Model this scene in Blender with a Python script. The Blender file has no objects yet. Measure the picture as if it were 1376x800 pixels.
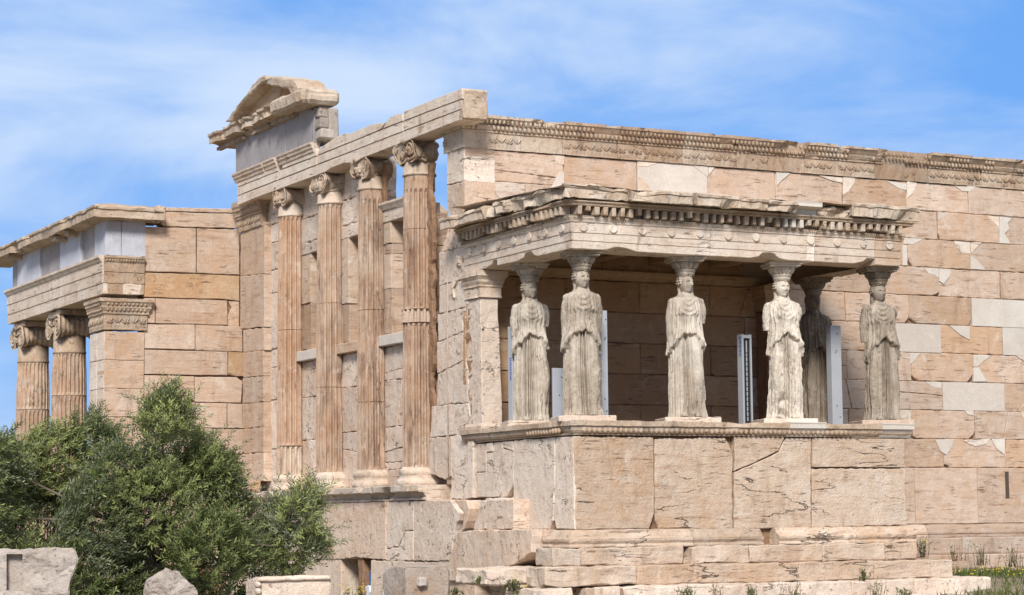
import bpy, bmesh, math, random
import numpy as np
from mathutils import Vector, Matrix, noise

scene = bpy.context.scene
COL = scene.collection
R = math.radians
rnd = random.Random(7)

# ------------------------------------------------------------------ camera
F_PX = 2957.72
CAM = Vector((-16.9687, -34.6078, 1.6397))
RT = Vector((0.888666, -0.458451, -0.009754))
UP = Vector((-0.037558, -0.093971, 0.994866))
FW = Vector((0.457014, 0.883737, 0.100727))
cam_d = bpy.data.cameras.new('camera')
cam_d.sensor_width = 36.0
cam_d.lens = 36.0 * F_PX / 1376.0
cam_d.clip_start = 0.5
cam_d.clip_end = 20000
cam = bpy.data.objects.new('camera', cam_d)
COL.objects.link(cam)
mw = Matrix.Identity(4)
for i, v in enumerate((RT, UP, -FW)):
    for k in range(3):
        mw[k][i] = v[k]
mw.translation = CAM
cam.matrix_world = mw
scene.camera = cam

# ------------------------------------------------------------------ light
SUN_TO = Vector((-0.42, -0.69, 0.57)).normalized()
sun_el = math.asin(SUN_TO.z)
sun_az = math.atan2(SUN_TO.x, SUN_TO.y)
sd = bpy.data.lights.new('sun', 'SUN')
sd.energy = 3.1
sd.angle = R(14)
sd.color = (1.0, 0.96, 0.91)
so = bpy.data.objects.new('sun', sd)
COL.objects.link(so)
so.rotation_euler = (-SUN_TO).to_track_quat('-Z', 'Y').to_euler()

vs = scene.view_settings
vs.view_transform = 'Standard'
vs.look = 'None'
vs.exposure = 0.64
vs.gamma = 1.0
vs.use_curve_mapping = False

world = bpy.data.worlds.new('World')
scene.world = world
world.use_nodes = True


class NT:
    """small helper to write node trees"""
    def __init__(s, tree):
        s.t = tree
        s.n = tree.nodes
        s.l = tree.links

    def node(s, typ, **kw):
        n = s.n.new(typ)
        for k, v in kw.items():
            setattr(n, k, v)
        return n

    def put(s, sock, v):
        if isinstance(v, bpy.types.NodeSocket):
            s.l.new(v, sock)
        elif v is not None:
            if hasattr(sock.default_value, '__len__') and not hasattr(v, '__len__'):
                v = [v] * len(sock.default_value)
            if hasattr(v, '__len__') and len(v) == 3 and len(sock.default_value) == 4:
                v = (*v, 1)
            sock.default_value = v

    def math(s, op, a, b=None, c=None, clamp=False):
        n = s.node('ShaderNodeMath', operation=op, use_clamp=clamp)
        s.put(n.inputs[0], a)
        if b is not None:
            s.put(n.inputs[1], b)
        if c is not None:
            s.put(n.inputs[2], c)
        return n.outputs[0]

    def vmath(s, op, a, b=None):
        n = s.node('ShaderNodeVectorMath', operation=op)
        s.put(n.inputs[0], a)
        if b is not None:
            s.put(n.inputs[1], b)
        return n.outputs[0]

    def noise(s, vec, scale, detail=4, rough=0.55, dist=0.0, out=0):
        n = s.node('ShaderNodeTexNoise')
        s.put(n.inputs['Vector'], vec)
        s.put(n.inputs['Scale'], scale)
        s.put(n.inputs['Detail'], detail)
        s.put(n.inputs['Roughness'], rough)
        s.put(n.inputs['Distortion'], dist)
        return n.outputs[out]

    def ramp(s, v, a, b, lo=0.0, hi=1.0, smooth=False):
        n = s.node('ShaderNodeMapRange')
        if smooth:
            n.interpolation_type = 'SMOOTHSTEP'
        n.clamp = True
        s.put(n.inputs[0], v)
        for i, x in enumerate((a, b, lo, hi)):
            s.put(n.inputs[i + 1], x)
        return n.outputs[0]

    def mix(s, f, a, b, mode='MIX'):
        n = s.node('ShaderNodeMix', data_type='RGBA', blend_type=mode)
        s.put(n.inputs[0], f)
        s.put(n.inputs[6], a)
        s.put(n.inputs[7], b)
        return n.outputs[2]


def build_world():
    w = NT(world.node_tree)
    w.n.clear()
    sky = w.node('ShaderNodeTexSky', sky_type='NISHITA')
    sky.sun_disc = False
    sky.sun_elevation = sun_el
    sky.sun_rotation = sun_az
    sky.altitude = 150
    sky.air_density = 1.0
    sky.dust_density = 0.4
    sky.ozone_density = 2.0
    tc = w.node('ShaderNodeTexCoord')
    d = w.vmath('NORMALIZE', tc.outputs['Generated'])
    sep = w.node('ShaderNodeSeparateXYZ')
    w.put(sep.inputs[0], d)
    z = sep.outputs[2]
    # deepen the blue: the photograph is strongly saturated
    hs = w.node('ShaderNodeHueSaturation')
    hs.inputs['Saturation'].default_value = 1.25
    hs.inputs['Value'].default_value = 1.0
    w.put(hs.inputs['Color'], sky.outputs[0])
    tgt = w.node('ShaderNodeRGB')
    tgt.outputs[0].default_value = (1.2, 3.75, 9.4, 1)
    base = w.mix(0.80, hs.outputs[0], tgt.outputs[0])
    # thin streaky cloud
    st = w.node('ShaderNodeMapping')
    st.inputs['Scale'].default_value = (1.0, 1.0, 3.0)
    st.inputs['Rotation'].default_value = (0.10, -0.05, 0)
    st.inputs['Location'].default_value = (0.2, 1.1, 0.3)
    w.put(st.inputs[0], d)
    n1 = w.noise(st.outputs[0], 5.5, 9, 0.60, 0.5)
    n2 = w.noise(st.outputs[0], 3.0, 4, 0.5, 0.3)
    m = w.math('ADD', w.math('MULTIPLY', n1, 0.42), w.math('MULTIPLY', n2, 0.70))
    cl = w.ramp(m, 0.43, 0.70, 0.05, 0.84, True)
    # added unseen overhead veil for neutral fill, plus a pale band low down
    over = w.ramp(z, 0.26, 0.6, 0, 0.92, True)
    low = w.ramp(z, 0.13, -0.02, 0, 0.22)
    f = w.math('MAXIMUM', w.math('MAXIMUM', cl, over), w.math('ADD', low, w.math('MULTIPLY', cl, 0.6)), None, True)
    fill_veil = w.node('ShaderNodeRGB')
    fill_veil.outputs[0].default_value = (8.6, 8.2, 7.7, 1)
    vis = w.node('ShaderNodeRGB')
    vis.outputs[0].default_value = (7.0, 8.2, 9.9, 1)
    ccol = w.mix(w.ramp(z, 0.26, 0.5), vis.outputs[0], fill_veil.outputs[0])
    colr = w.mix(f, base, ccol)
    bg = w.node('ShaderNodeBackground')
    bg.inputs[1].default_value = 0.066
    w.put(bg.inputs[0], colr)
    out = w.node('ShaderNodeOutputWorld')
    w.l.new(bg.outputs[0], out.inputs[0])


build_world()

# ------------------------------------------------------------------ pixel -> plane helpers (photo is 1376 x 800)
def ray(x, y):
    return RT * ((x - 688) / F_PX) - UP * ((y - 400) / F_PX) + FW


def on_y(x, y, Y):
    d = ray(x, y)
    return CAM + d * ((Y - CAM.y) / d.y)


def on_x(x, y, X):
    d = ray(x, y)
    return CAM + d * ((X - CAM.x) / d.x)


def ps(x, y, Y=0.0):            # u,v on a south-facing plane
    P = on_y(x, y, Y)
    return (P.x, P.z)


def pw(x, y, X=0.0):            # u,v on a west-facing plane (u = -Y)
    P = on_x(x, y, X)
    return (-P.y, P.z)


def SF(Y):
    return lambda u, v, n: (u, Y - n, v)


def WF(X):
    return lambda u, v, n: (X - n, -u, v)


# ------------------------------------------------------------------ materials
MATS = {}


def stone(name, pale, mid, warm, streak='h', vein=0.5, stain=(0.20, 0.11, 0.055), stain_amt=0.35,
          grey=0.25, bump=0.6, crack=0.5, obj_coords=False, cm0=0.54, dash=0.8, pit=0.5, tint_amt=1.0, streak_col=(0.30, 0.15, 0.075)):
    m = bpy.data.materials.new(name)
    m.use_nodes = True
    t = NT(m.node_tree)
    t.n.clear()
    if obj_coords:
        tc = t.node('ShaderNodeTexCoord')
        pos = tc.outputs['Object']
        oi = t.node('ShaderNodeObjectInfo')
        pos = t.vmath('ADD', pos, t.vmath('MULTIPLY', t.vmath('ADD', oi.outputs['Random'], (0.0, 0.0, 0.0)), (31.0, 17.0, 23.0)))
    else:
        g = t.node('ShaderNodeNewGeometry')
        pos = g.outputs['Position']
    at = t.node('ShaderNodeAttribute')
    at.attribute_name = 'tint'
    sp = t.node('ShaderNodeSeparateColor')
    t.put(sp.inputs[0], at.outputs['Color'])
    tr, tg, tb = sp.outputs[0], sp.outputs[1], sp.outputs[2]
    off = t.node('ShaderNodeCombineXYZ')
    for i, k in enumerate((41.0, 29.0, 53.0)):
        t.put(off.inputs[i], t.math('MULTIPLY', tb, k))
    p = t.vmath('ADD', pos, off.outputs[0])
    sc = (0.7, 0.7, 7.0) if streak == 'h' else ((5.5, 5.5, 0.55) if streak == 'v' else (2.2, 2.2, 2.2))
    ps_ = t.vmath('MULTIPLY', p, sc)
    n_big = t.noise(p, 0.9, 5, 0.6, 0.3)
    n_mid = t.noise(p, 4.5, 8, 0.62, 0.2)
    n_str = t.noise(ps_, 1.6, 9, 0.66, 0.25)
    n_str2 = t.noise(ps_, 4.6, 7, 0.62, 0.1)
    n_fine = t.noise(p, 38.0, 5, 0.7)
    # palette: pale <-> mid <-> warm by block tint plus noise
    k = t.math('ADD', t.math('MULTIPLY', tr, tint_amt), t.math('MULTIPLY', t.math('SUBTRACT', n_big, 0.5), 1.6))
    k = t.math('ADD', k, t.math('MULTIPLY', t.math('SUBTRACT', n_mid, 0.5), 1.2))
    c = t.mix(t.ramp(k, 0.0, 0.5), pale, mid)
    c = t.mix(t.ramp(k, 0.5, 1.0), c, warm)
    # bedding streaks
    s1 = t.ramp(n_str, 0.50 if streak != 'v' else 0.43, 0.72 if streak != 'v' else 0.64, 0, 1, True)
    s1 = t.math('MULTIPLY', s1, t.ramp(t.noise(p, 1.3, 4, 0.6), 0.36, 0.62, 0.15, 1.0))
    if streak == 'v':
        s1 = t.math('MULTIPLY', s1, t.ramp(tg, 0.64, 0.42, 0.3, 1.1))
    c = t.mix(t.math('MULTIPLY', s1, vein, None, True), c, streak_col)
    s2 = t.ramp(n_str2, 0.47, 0.25, 0, 1, True)
    c = t.mix(t.math('MULTIPLY', s2, vein * 0.55), c, pale)
    # short dark mineral dashes along the bedding, in loose groups
    nd = t.noise(t.vmath('MULTIPLY', p, (3.0, 3.0, 26.0) if streak == 'h' else ((24.0, 24.0, 2.6) if streak == 'v' else (12.0, 12.0, 12.0))), 1.0, 4, 0.6)
    dm_ = t.math('MULTIPLY', t.ramp(nd, 0.56, 0.67, 0, 1, True), t.ramp(t.noise(p, 2.2, 3, 0.6), 0.44, 0.60, 0, 1, True))
    c = t.mix(t.math('MULTIPLY', dm_, dash), c, (0.13, 0.075, 0.045))
    # pale worn blotches with their own outline
    npb = t.noise(p, 2.6, 7, 0.7, 0.5)
    c = t.mix(t.math('MULTIPLY', t.ramp(npb, 0.57, 0.68, 0, 1, True), 0.7), c, pale)
    # grey weather film
    ng = t.noise(pos, 1.7, 7, 0.65, 0.6)
    c = t.mix(t.math('MULTIPLY', t.ramp(ng, 0.50, 0.72, 0, 1, True), grey), c, (0.30, 0.275, 0.25))
    # brown run stains with their own shape
    nsn = t.noise(t.vmath('MULTIPLY', pos, (3.2, 3.2, 0.8)), 1.0, 7, 0.66, 0.5)
    c = t.mix(t.math('MULTIPLY', t.ramp(nsn, 0.54, 0.74, 0, 1, True), stain_amt), c, stain)
    # fine grain + pits
    c = t.mix(t.ramp(n_fine, 0.30, 0.70, 0.28, 0.0), c, (0.10, 0.07, 0.05))
    pits = t.ramp(t.noise(t.vmath('MULTIPLY', p, (1, 1, 1.9)), 21.0, 3, 0.6), 0.31, 0.22, 0, 1)
    c = t.mix(t.math('MULTIPLY', pits, pit), c, (0.10, 0.06, 0.04))
    # hairline cracks: thin level set of a warped, flattened noise, broken up by a mask
    nb = t.noise(t.vmath('MULTIPLY', p, (0.55, 0.55, 3.0) if streak != 'v' else (3.2, 3.2, 0.8)), 1.0, 5, 0.52, 0.25)
    l2 = t.math('ABSOLUTE', t.math('SUBTRACT', nb, 0.48))
    m2 = t.ramp(t.noise(t.vmath('ADD', p, (7.0, 3.0, 5.0)), 1.3, 4, 0.6), cm0, cm0 + 0.10)
    wid = t.math('MULTIPLY', m2, 0.0062)
    ck = t.math('MULTIPLY', t.ramp(t.math('DIVIDE', l2, t.math('ADD', wid, 0.0005)), 1.0, 0.4), m2)
    c = t.mix(t.math('MULTIPLY', ck, crack), c, (0.055, 0.035, 0.025))
    # block brightness
    bb = t.ramp(tg, 0.0, 1.0, 0.66, 1.26)
    mul = t.node('ShaderNodeMix', data_type='RGBA', blend_type='MULTIPLY')
    mul.inputs[0].default_value = 1.0
    t.put(mul.inputs[6], c)
    cc = t.node('ShaderNodeCombineColor')
    for i in range(3):
        t.put(cc.inputs[i], bb)
    t.put(mul.inputs[7], cc.outputs[0])
    col = mul.outputs[2]
    b = t.node('ShaderNodeBsdfPrincipled')
    t.put(b.inputs['Base Color'], col)
    b.inputs['Roughness'].default_value = 0.82
    b.inputs['Specular IOR Level'].default_value = 0.22
    h = t.math('ADD', t.math('MULTIPLY', n_mid, 0.9), t.math('MULTIPLY', n_fine, 0.28))
    h = t.math('ADD', h, t.math('MULTIPLY', n_str2, 0.16))
    h = t.math('SUBTRACT', h, t.math('MULTIPLY', ck, 1.5))
    h = t.math('SUBTRACT', h, t.math('MULTIPLY', pits, 0.5))
    bp = t.node('ShaderNodeBump')
    bp.inputs['Strength'].default_value = bump
    bp.inputs['Distance'].default_value = 0.045
    t.put(bp.inputs['Height'], h)
    t.put(b.inputs['Normal'], bp.outputs[0])
    o = t.node('ShaderNodeOutputMaterial')
    t.l.new(b.outputs[0], o.inputs[0])
    MATS[name] = m
    return m


TAN = stone('tan_marble', (0.64, 0.535, 0.445), (0.56, 0.42, 0.32), (0.515, 0.34, 0.22), vein=0.75, stain_amt=0.48, grey=0.2, crack=0.2)
PODIUM = stone('podium_marble', (0.65, 0.545, 0.445), (0.56, 0.425, 0.315), (0.495, 0.33, 0.21), vein=0.65, stain_amt=0.5, grey=0.25, bump=1.2, crack=0.45, cm0=0.50)
PINK = stone('grey_pink_marble', (0.75, 0.64, 0.535), (0.68, 0.54, 0.43), (0.60, 0.425, 0.305), streak='n', vein=0.4, stain_amt=0.5, grey=0.12, bump=1.0, crack=0.6, cm0=0.50)
CREAM = stone('cream_marble', (0.71, 0.62, 0.525), (0.62, 0.50, 0.395), (0.53, 0.38, 0.265), vein=0.5, stain_amt=0.6, grey=0.35)
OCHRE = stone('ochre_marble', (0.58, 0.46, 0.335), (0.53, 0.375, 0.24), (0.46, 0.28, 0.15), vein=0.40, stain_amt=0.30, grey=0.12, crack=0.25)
NEWM = stone('new_white_marble', (0.62, 0.57, 0.505), (0.56, 0.50, 0.435), (0.53, 0.455, 0.385), vein=0.06, stain_amt=0.05, grey=0.12, bump=0.12, crack=0.0, dash=0.05, pit=0.05)
CARVE = stone('carved_marble', (0.64, 0.545, 0.44), (0.50, 0.38, 0.275), (0.38, 0.255, 0.165), streak='n', vein=0.4, stain=(0.11, 0.075, 0.05), stain_amt=0.85, grey=0.5, bump=0.9, crack=0.5)
SHAFT = stone('column_marble', (0.66, 0.555, 0.45), (0.53, 0.375, 0.265), (0.44, 0.265, 0.165), streak='v', vein=0.85, stain=(0.12, 0.065, 0.045), stain_amt=0.8, grey=0.20, bump=0.7, crack=0.6, streak_col=(0.16, 0.085, 0.06))
STATUE = stone('statue_marble', (0.64, 0.575, 0.485), (0.48, 0.405, 0.32), (0.30, 0.235, 0.17), streak='v', vein=0.9, stain=(0.13, 0.09, 0.06), stain_amt=0.8, grey=0.35, bump=0.7, crack=0.1, obj_coords=True, streak_col=(0.15, 0.12, 0.09))
ROUGHROCK = stone('rough_limestone', (0.52, 0.46, 0.415), (0.44, 0.375, 0.32), (0.42, 0.29, 0.20), streak='n', vein=0.15, stain_amt=0.4, grey=0.45, bump=1.0, crack=0.9)
ELEU = stone('grey_eleusinian_stone', (0.40, 0.375, 0.375), (0.33, 0.31, 0.315), (0.27, 0.24, 0.23), streak='v', vein=0.35, stain_amt=0.15, grey=0.1, bump=0.35, crack=0.4, streak_col=(0.33, 0.31, 0.31))
PALEGREY = stone('pale_grey_slab_stone', (0.58, 0.60, 0.66), (0.52, 0.54, 0.60), (0.45, 0.45, 0.48), streak='v', vein=0.2, stain_amt=0.25, grey=0.15, bump=0.3, crack=0.0, dash=0.15, pit=0.9)
BROWNROCK = stone('broken_brown_stone', (0.42, 0.27, 0.17), (0.34, 0.20, 0.12), (0.26, 0.15, 0.085), streak='n', vein=0.2, stain_amt=0.3, grey=0.1, bump=1.0)
MORTAR = stone('grey_mortar', (0.40, 0.36, 0.32), (0.36, 0.31, 0.265), (0.33, 0.27, 0.22), streak='n', vein=0.1, stain_amt=0.1, grey=0.1, bump=0.4, crack=0.0)
INNER = stone('dark_brown_marble', (0.36, 0.22, 0.135), (0.30, 0.165, 0.09), (0.24, 0.12, 0.06), vein=0.6, stain_amt=0.5, grey=0.05, streak_col=(0.15, 0.07, 0.035))  # darker, browner marble, assigned to no mesh


def plain(name, col, rough=0.6, metal=0.0, var=0.15, scale=3.0):
    m = bpy.data.materials.new(name)
    m.use_nodes = True
    t = NT(m.node_tree)
    b = t.n['Principled BSDF']
    g = t.node('ShaderNodeNewGeometry')
    n = t.noise(g.outputs['Position'], scale, 6, 0.65)
    f = t.ramp(n, 0.3, 0.7, 1 - var, 1 + var)
    cc = t.node('ShaderNodeCombineColor')
    for i in range(3):
        t.put(cc.inputs[i], f)
    c = t.mix(1.0, col, cc.outputs[0], 'MULTIPLY')
    t.put(b.inputs['Base Color'], c)
    b.inputs['Roughness'].default_value = rough
    b.inputs['Metallic'].default_value = metal
    MATS[name] = m
    return m


STEEL = plain('grey_painted_steel', (0.36, 0.375, 0.395), 0.5, 0.0, 0.06)
PANEL = plain('pale_grey_panel', (0.34, 0.355, 0.385), 0.55, 0.0, 0.05)
DARKM = plain('black_slot_metal', (0.012, 0.012, 0.013), 0.6)
BLUEINK = plain('blue_ink', (0.03, 0.06, 0.35), 0.6)
SLITSHADE = plain('slit_shade_colour', (0.07, 0.05, 0.035), 0.95)  # dark colour standing in for the shade inside the wall slit


# ------------------------------------------------------------------ mesh builder
class MB:
    def __init__(s):
        s.v, s.f, s.t, s.m, s.sm, s.ch = [], [], [], [], [], []

    def add(s, vs, fs, tint=(0.5, 0.5, 0.0), mi=0, smooth=False):
        o = len(s.v)
        f0 = len(s.f)
        s.v.extend([tuple(p) for p in vs])
        for f in fs:
            s.f.append(tuple(i + o for i in f))
            s.t.append(tint)
            s.m.append(mi)
            s.sm.append(smooth)
        s.ch.append((o, len(s.v), f0, len(s.f)))

    def roughen(s, amp, scale=3.0, seed=0.0, octs=2):
        out = []
        for p in s.v:
            q = Vector(p)
            d = Vector((0, 0, 0))
            a, k = amp, scale
            for _ in range(octs):
                d += noise.noise_vector(q * k + Vector((seed, seed * 1.7, -seed))) * a
                a *= 0.5
                k *= 2.3
            out.append(tuple(q + d))
        s.v = out
        return s

    def build_split(s, name, mats, parent=None):
        """one object per add() call"""
        out = []
        for (v0, v1, f0, f1) in s.ch:
            m = MB()
            m.v = s.v[v0:v1]
            m.f = [tuple(i - v0 for i in f) for f in s.f[f0:f1]]
            m.t, m.m, m.sm = s.t[f0:f1], s.m[f0:f1], s.sm[f0:f1]
            out.append(m.build(name, mats, parent))
        return out

    def build(s, name, mats, parent=None, local=False):
        if not isinstance(mats, (list, tuple)):
            mats = [mats]
        me = bpy.data.meshes.new(name)
        me.from_pydata(s.v, [], s.f)
        for m in mats:
            me.materials.append(m)
        at = me.attributes.new('tint', 'FLOAT_COLOR', 'FACE')
        arr = np.ones((len(s.f), 4), dtype=np.float32)
        if s.t:
            arr[:, :3] = np.array(s.t, dtype=np.float32)
        at.data.foreach_set('color', arr.ravel())
        me.polygons.foreach_set('material_index', s.m)
        me.polygons.foreach_set('use_smooth', s.sm)
        me.update()
        o = bpy.data.objects.new(name, me)
        COL.objects.link(o)
        if parent is not None:
            o.parent = parent
            if not local:
                o.matrix_parent_inverse = Matrix.Translation(parent.location).inverted()
        return o


def T(h=0.5, hv=0.22, b=0.5, bv=0.18):
    return (min(1, max(0, rnd.gauss(h, hv))), min(1, max(0, rnd.gauss(b, bv))), rnd.random())


def tag(o, label=None, cat=None, group=None, kind=None):
    if label:
        o['label'] = label
    if cat:
        o['category'] = cat
    if group:
        o['group'] = group
    if kind:
        o['kind'] = kind
    return o


def thing(name, loc, label, cat, group=None):
    o = bpy.data.objects.new(name, None)
    o.empty_display_size = 0.3
    o.location = loc
    COL.objects.link(o)
    return tag(o, label, cat, group, 'thing')


# ------------------------------------------------------------------ shape helpers
def area2(p):
    return sum(p[i][0] * p[(i + 1) % len(p)][1] - p[(i + 1) % len(p)][0] * p[i][1] for i in range(len(p)))


def ragged(poly, step=0.22, amp=0.006, lock=0.3):
    out = []
    n = len(poly)
    for i in range(n):
        a, b = poly[i], poly[(i + 1) % n]
        L = math.hypot(b[0] - a[0], b[1] - a[1])
        k = max(1, int(L / step))
        out.append((a[0] + rnd.uniform(-amp, amp) * lock, a[1] + rnd.uniform(-amp, amp) * lock))
        dx, dy = (b[0] - a[0]) / max(L, 1e-6), (b[1] - a[1]) / max(L, 1e-6)
        for j in range(1, k):
            t = (j + rnd.uniform(-0.25, 0.25)) / k
            w = rnd.uniform(-amp, amp)
            out.append((a[0] + (b[0] - a[0]) * t - dy * w, a[1] + (b[1] - a[1]) * t + dx * w))
    return out


def inset(poly, d):
    n = len(poly)
    out = []
    for i in range(n):
        p0, p1, p2 = poly[i - 1], poly[i], poly[(i + 1) % n]
        e1 = (p1[0] - p0[0], p1[1] - p0[1])
        e2 = (p2[0] - p1[0], p2[1] - p1[1])
        l1 = math.hypot(*e1) or 1e-6
        l2 = math.hypot(*e2) or 1e-6
        n1 = (-e1[1] / l1, e1[0] / l1)
        n2 = (-e2[1] / l2, e2[0] / l2)
        mx, my = n1[0] + n2[0], n1[1] + n2[1]
        q = 1 + n1[0] * n2[0] + n1[1] * n2[1]
        q = max(q, 0.5)
        out.append((p1[0] + mx / q * d, p1[1] + my / q * d))
    return out


def poly_block(mb, fr, poly, n0=0.0, depth=0.12, bev=0.012, tint=None, amp=0.005, step=0.2, mi=0):
    tint = tint or T()
    if area2(poly) < 0:
        poly = poly[::-1]
    if amp > 0:
        poly = ragged(poly, step, amp)
    n = len(poly)
    ins = inset(poly, bev)
    vs = [fr(u, v, n0 - depth) for u, v in poly] + [fr(u, v, n0 - bev) for u, v in poly] + [fr(u, v, n0) for u, v in ins]
    fs = []
    for i in range(n):
        j = (i + 1) % n
        fs.append((i, j, n + j, n + i))
        fs.append((n + i, n + j, 2 * n + j, 2 * n + i))
    fs.append(tuple(range(2 * n, 3 * n)))
    mb.add(vs, fs, tint, mi)


def split_quad(u0, v0, u1, v1):
    """two irregular halves of a block broken by a slanting crack"""
    g = 0.004
    if rnd.random() < 0.5:
        a, b_ = rnd.uniform(0.2, 0.5), rnd.uniform(0.5, 0.85)
        if rnd.random() < 0.5:
            a, b_ = b_, a
        ua, ub = u0 + (u1 - u0) * a, u0 + (u1 - u0) * b_
        return [[(u0, v0), (ua - g, v0), (ub - g, v1), (u0, v1)], [(ua + g, v0), (u1, v0), (u1, v1), (ub + g, v1)]]
    a, b_ = rnd.uniform(0.2, 0.8), rnd.uniform(0.2, 0.8)
    va, vb = v0 + (v1 - v0) * a, v0 + (v1 - v0) * b_
    return [[(u0, v0), (u1, v0), (u1, vb - g), (u0, va - g)], [(u0, va + g), (u1, vb + g), (u1, v1), (u0, v1)]]


def rect(u0, v0, u1, v1):
    return [(u0, v0), (u1, v0), (u1, v1), (u0, v1)]


def chip_rect(u0, v0, u1, v1, chips):
    """rectangle with corners bitten off; chips: {corner: (du, dv)} corners 0 bl,1 br,2 tr,3 tl"""
    c = rect(u0, v0, u1, v1)
    out = []
    for i, (u, v) in enumerate(c):
        if i in chips:
            du, dv = chips[i]
            su = 1 if i in (0, 3) else -1
            sv = 1 if i in (0, 1) else -1
            a = (u + su * du, v)
            b = (u, v + sv * dv)
            m = (u + su * du * 0.42 + rnd.uniform(-.2, .2) * du, v + sv * dv * 0.5)
            seq = [b, m, a] if i in (0, 2) else [a, m, b]
            out += seq
        else:
            out.append((u, v))
    return out


def box(mb, lo, hi, tint=None, bev=0.01, sub=0, mi=0):
    """bevelled box, optionally gridded so it can be roughened"""
    x0, y0, z0 = lo
    x1, y1, z1 = hi
    bm = bmesh.new()
    bmesh.ops.create_cube(bm, size=1)
    for v in bm.verts:
        v.co = Vector(((x0 + x1) / 2 + v.co.x * (x1 - x0), (y0 + y1) / 2 + v.co.y * (y1 - y0), (z0 + z1) / 2 + v.co.z * (z1 - z0)))
    if bev > 0:
        bmesh.ops.bevel(bm, geom=bm.edges[:], offset=min(bev, 0.3 * min(x1 - x0, y1 - y0, z1 - z0)), segments=1, affect='EDGES')
    if sub:
        for _ in range(6):
            es = [e for e in bm.edges if e.calc_length() > sub]
            if not es:
                break
            bmesh.ops.subdivide_edges(bm, edges=es, cuts=1, use_grid_fill=True)
    bm.verts.index_update()
    mb.add([v.co[:] for v in bm.verts], [[v.index for v in f.verts] for f in bm.faces], tint or T(), mi)
    bm.free()


def sweep(mb, path, prof, tint=None, seg=0.15, amp=0.004, erode=None, mi=0, tints=None, closed=False, blk=None):
    """path: [(x,y,ox,oy)], prof: [(out,z)] open at the back; erode(s,out,z)->(out,z)"""
    tint = tint or T()
    st = []
    s = 0.0
    for i in range(len(path) - 1):
        a, b = path[i], path[i + 1]
        L = math.hypot(b[0] - a[0], b[1] - a[1])
        k = max(1, int(round(L / seg)))
        for j in range(k):
            t = j / k
            st.append([s + L * t] + [a[q] + (b[q] - a[q]) * t for q in range(4)])
        s += L
    st.append([s] + list(path[-1]))
    # keep outward vectors constant along a straight piece, mitre only at its ends
    rings = []
    for (ss, x, y, ox, oy) in st:
        ring = []
        for (o, z) in prof:
            if erode:
                o, zz = erode(ss, o, z)
            else:
                zz = z
            p = Vector((x + ox * o, y + oy * o, zz))
            if amp:
                p += noise.noise_vector(p * 5.0) * amp + noise.noise_vector(p * 14.0) * amp * 0.6
            ring.append(tuple(p))
        rings.append(ring)
    m = len(prof)
    vs = [p for r_ in rings for p in r_]
    fs, tn = [], []
    for i in range(len(rings) - 1):
        for j in range(m - 1):
            fs.append((i * m + j, i * m + j + 1, (i + 1) * m + j + 1, (i + 1) * m + j))
    fs.append(tuple(range(m - 1, -1, -1)))
    o = (len(rings) - 1) * m
    fs.append(tuple(range(o, o + m)))
    mb.add(vs, fs, tint, mi)
    return s


def mpath(pts, closed_ends=True):
    """polyline (x,y) -> sweep path with outward (left-of-travel negative) mitre vectors; outward is to the RIGHT of travel when going W face southward then S face eastward"""
    out = []
    n = len(pts)
    for i in range(n):
        ds = []
        if i > 0:
            ds.append((pts[i][0] - pts[i - 1][0], pts[i][1] - pts[i - 1][1]))
        if i < n - 1:
            ds.append((pts[i + 1][0] - pts[i][0], pts[i + 1][1] - pts[i][1]))
        ns = []
        for d in ds:
            L = math.hypot(*d)
            ns.append((d[1] / L, -d[0] / L))
        if len(ns) == 1:
            o = ns[0]
        else:
            q = 1 + ns[0][0] * ns[1][0] + ns[0][1] * ns[1][1]
            o = ((ns[0][0] + ns[1][0]) / q, (ns[0][1] + ns[1][1]) / q)
        out.append((pts[i][0], pts[i][1], o[0], o[1]))
    return out


def along(pts, spacing, start=0.5):
    """points + outward normal along a polyline every spacing"""
    res = []
    for i in range(len(pts) - 1):
        a, b = pts[i], pts[i + 1]
        L = math.hypot(b[0] - a[0], b[1] - a[1])
        k = max(1, int(L / spacing))
        d = ((b[0] - a[0]) / L, (b[1] - a[1]) / L)
        for j in range(k):
            t = (j + start) / k
            res.append((a[0] + (b[0] - a[0]) * t, a[1] + (b[1] - a[1]) * t, d[1], -d[0], d[0], d[1]))
    return res


def ellipsoid(mb, c, ax, nu=8, nv=5, tint=None, mi=0, half=None):
    """ax: three axis vectors"""
    A, B, C_ = [Vector(a) for a in ax]
    c = Vector(c)
    vs, fs = [], []
    for i in range(nv + 1):
        ph = math.pi * i / nv - math.pi / 2
        for j in range(nu):
            th = 2 * math.pi * j / nu
            vs.append(c + A * (math.cos(ph) * math.cos(th)) + B * (math.cos(ph) * math.sin(th)) + C_ * math.sin(ph))
    for i in range(nv):
        for j in range(nu):
            fs.append((i * nu + j, i * nu + (j + 1) % nu, (i + 1) * nu + (j + 1) % nu, (i + 1) * nu + j))
    mb.add(vs, fs, tint or T(), mi, True)


def lathe(mb, c, prof, n=32, tint=None, mi=0, smooth=True, rough=0.0):
    cx, cy = c
    vs, fs = [], []
    for (r_, z) in prof:
        for j in range(n):
            th = 2 * math.pi * j / n
            p = Vector((cx + r_ * math.cos(th), cy + r_ * math.sin(th), z))
            if rough:
                p += noise.noise_vector(p * 7) * rough
            vs.append(p)
    m = len(prof)
    for i in range(m - 1):
        for j in range(n):
            fs.append((i * n + j, i * n + (j + 1) % n, (i + 1) * n + (j + 1) % n, (i + 1) * n + j))
    fs.append(tuple(range(n - 1, -1, -1)))
    fs.append(tuple((m - 1) * n + j for j in range(n)))
    mb.add(vs, fs, tint or T(), mi, smooth)


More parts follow.
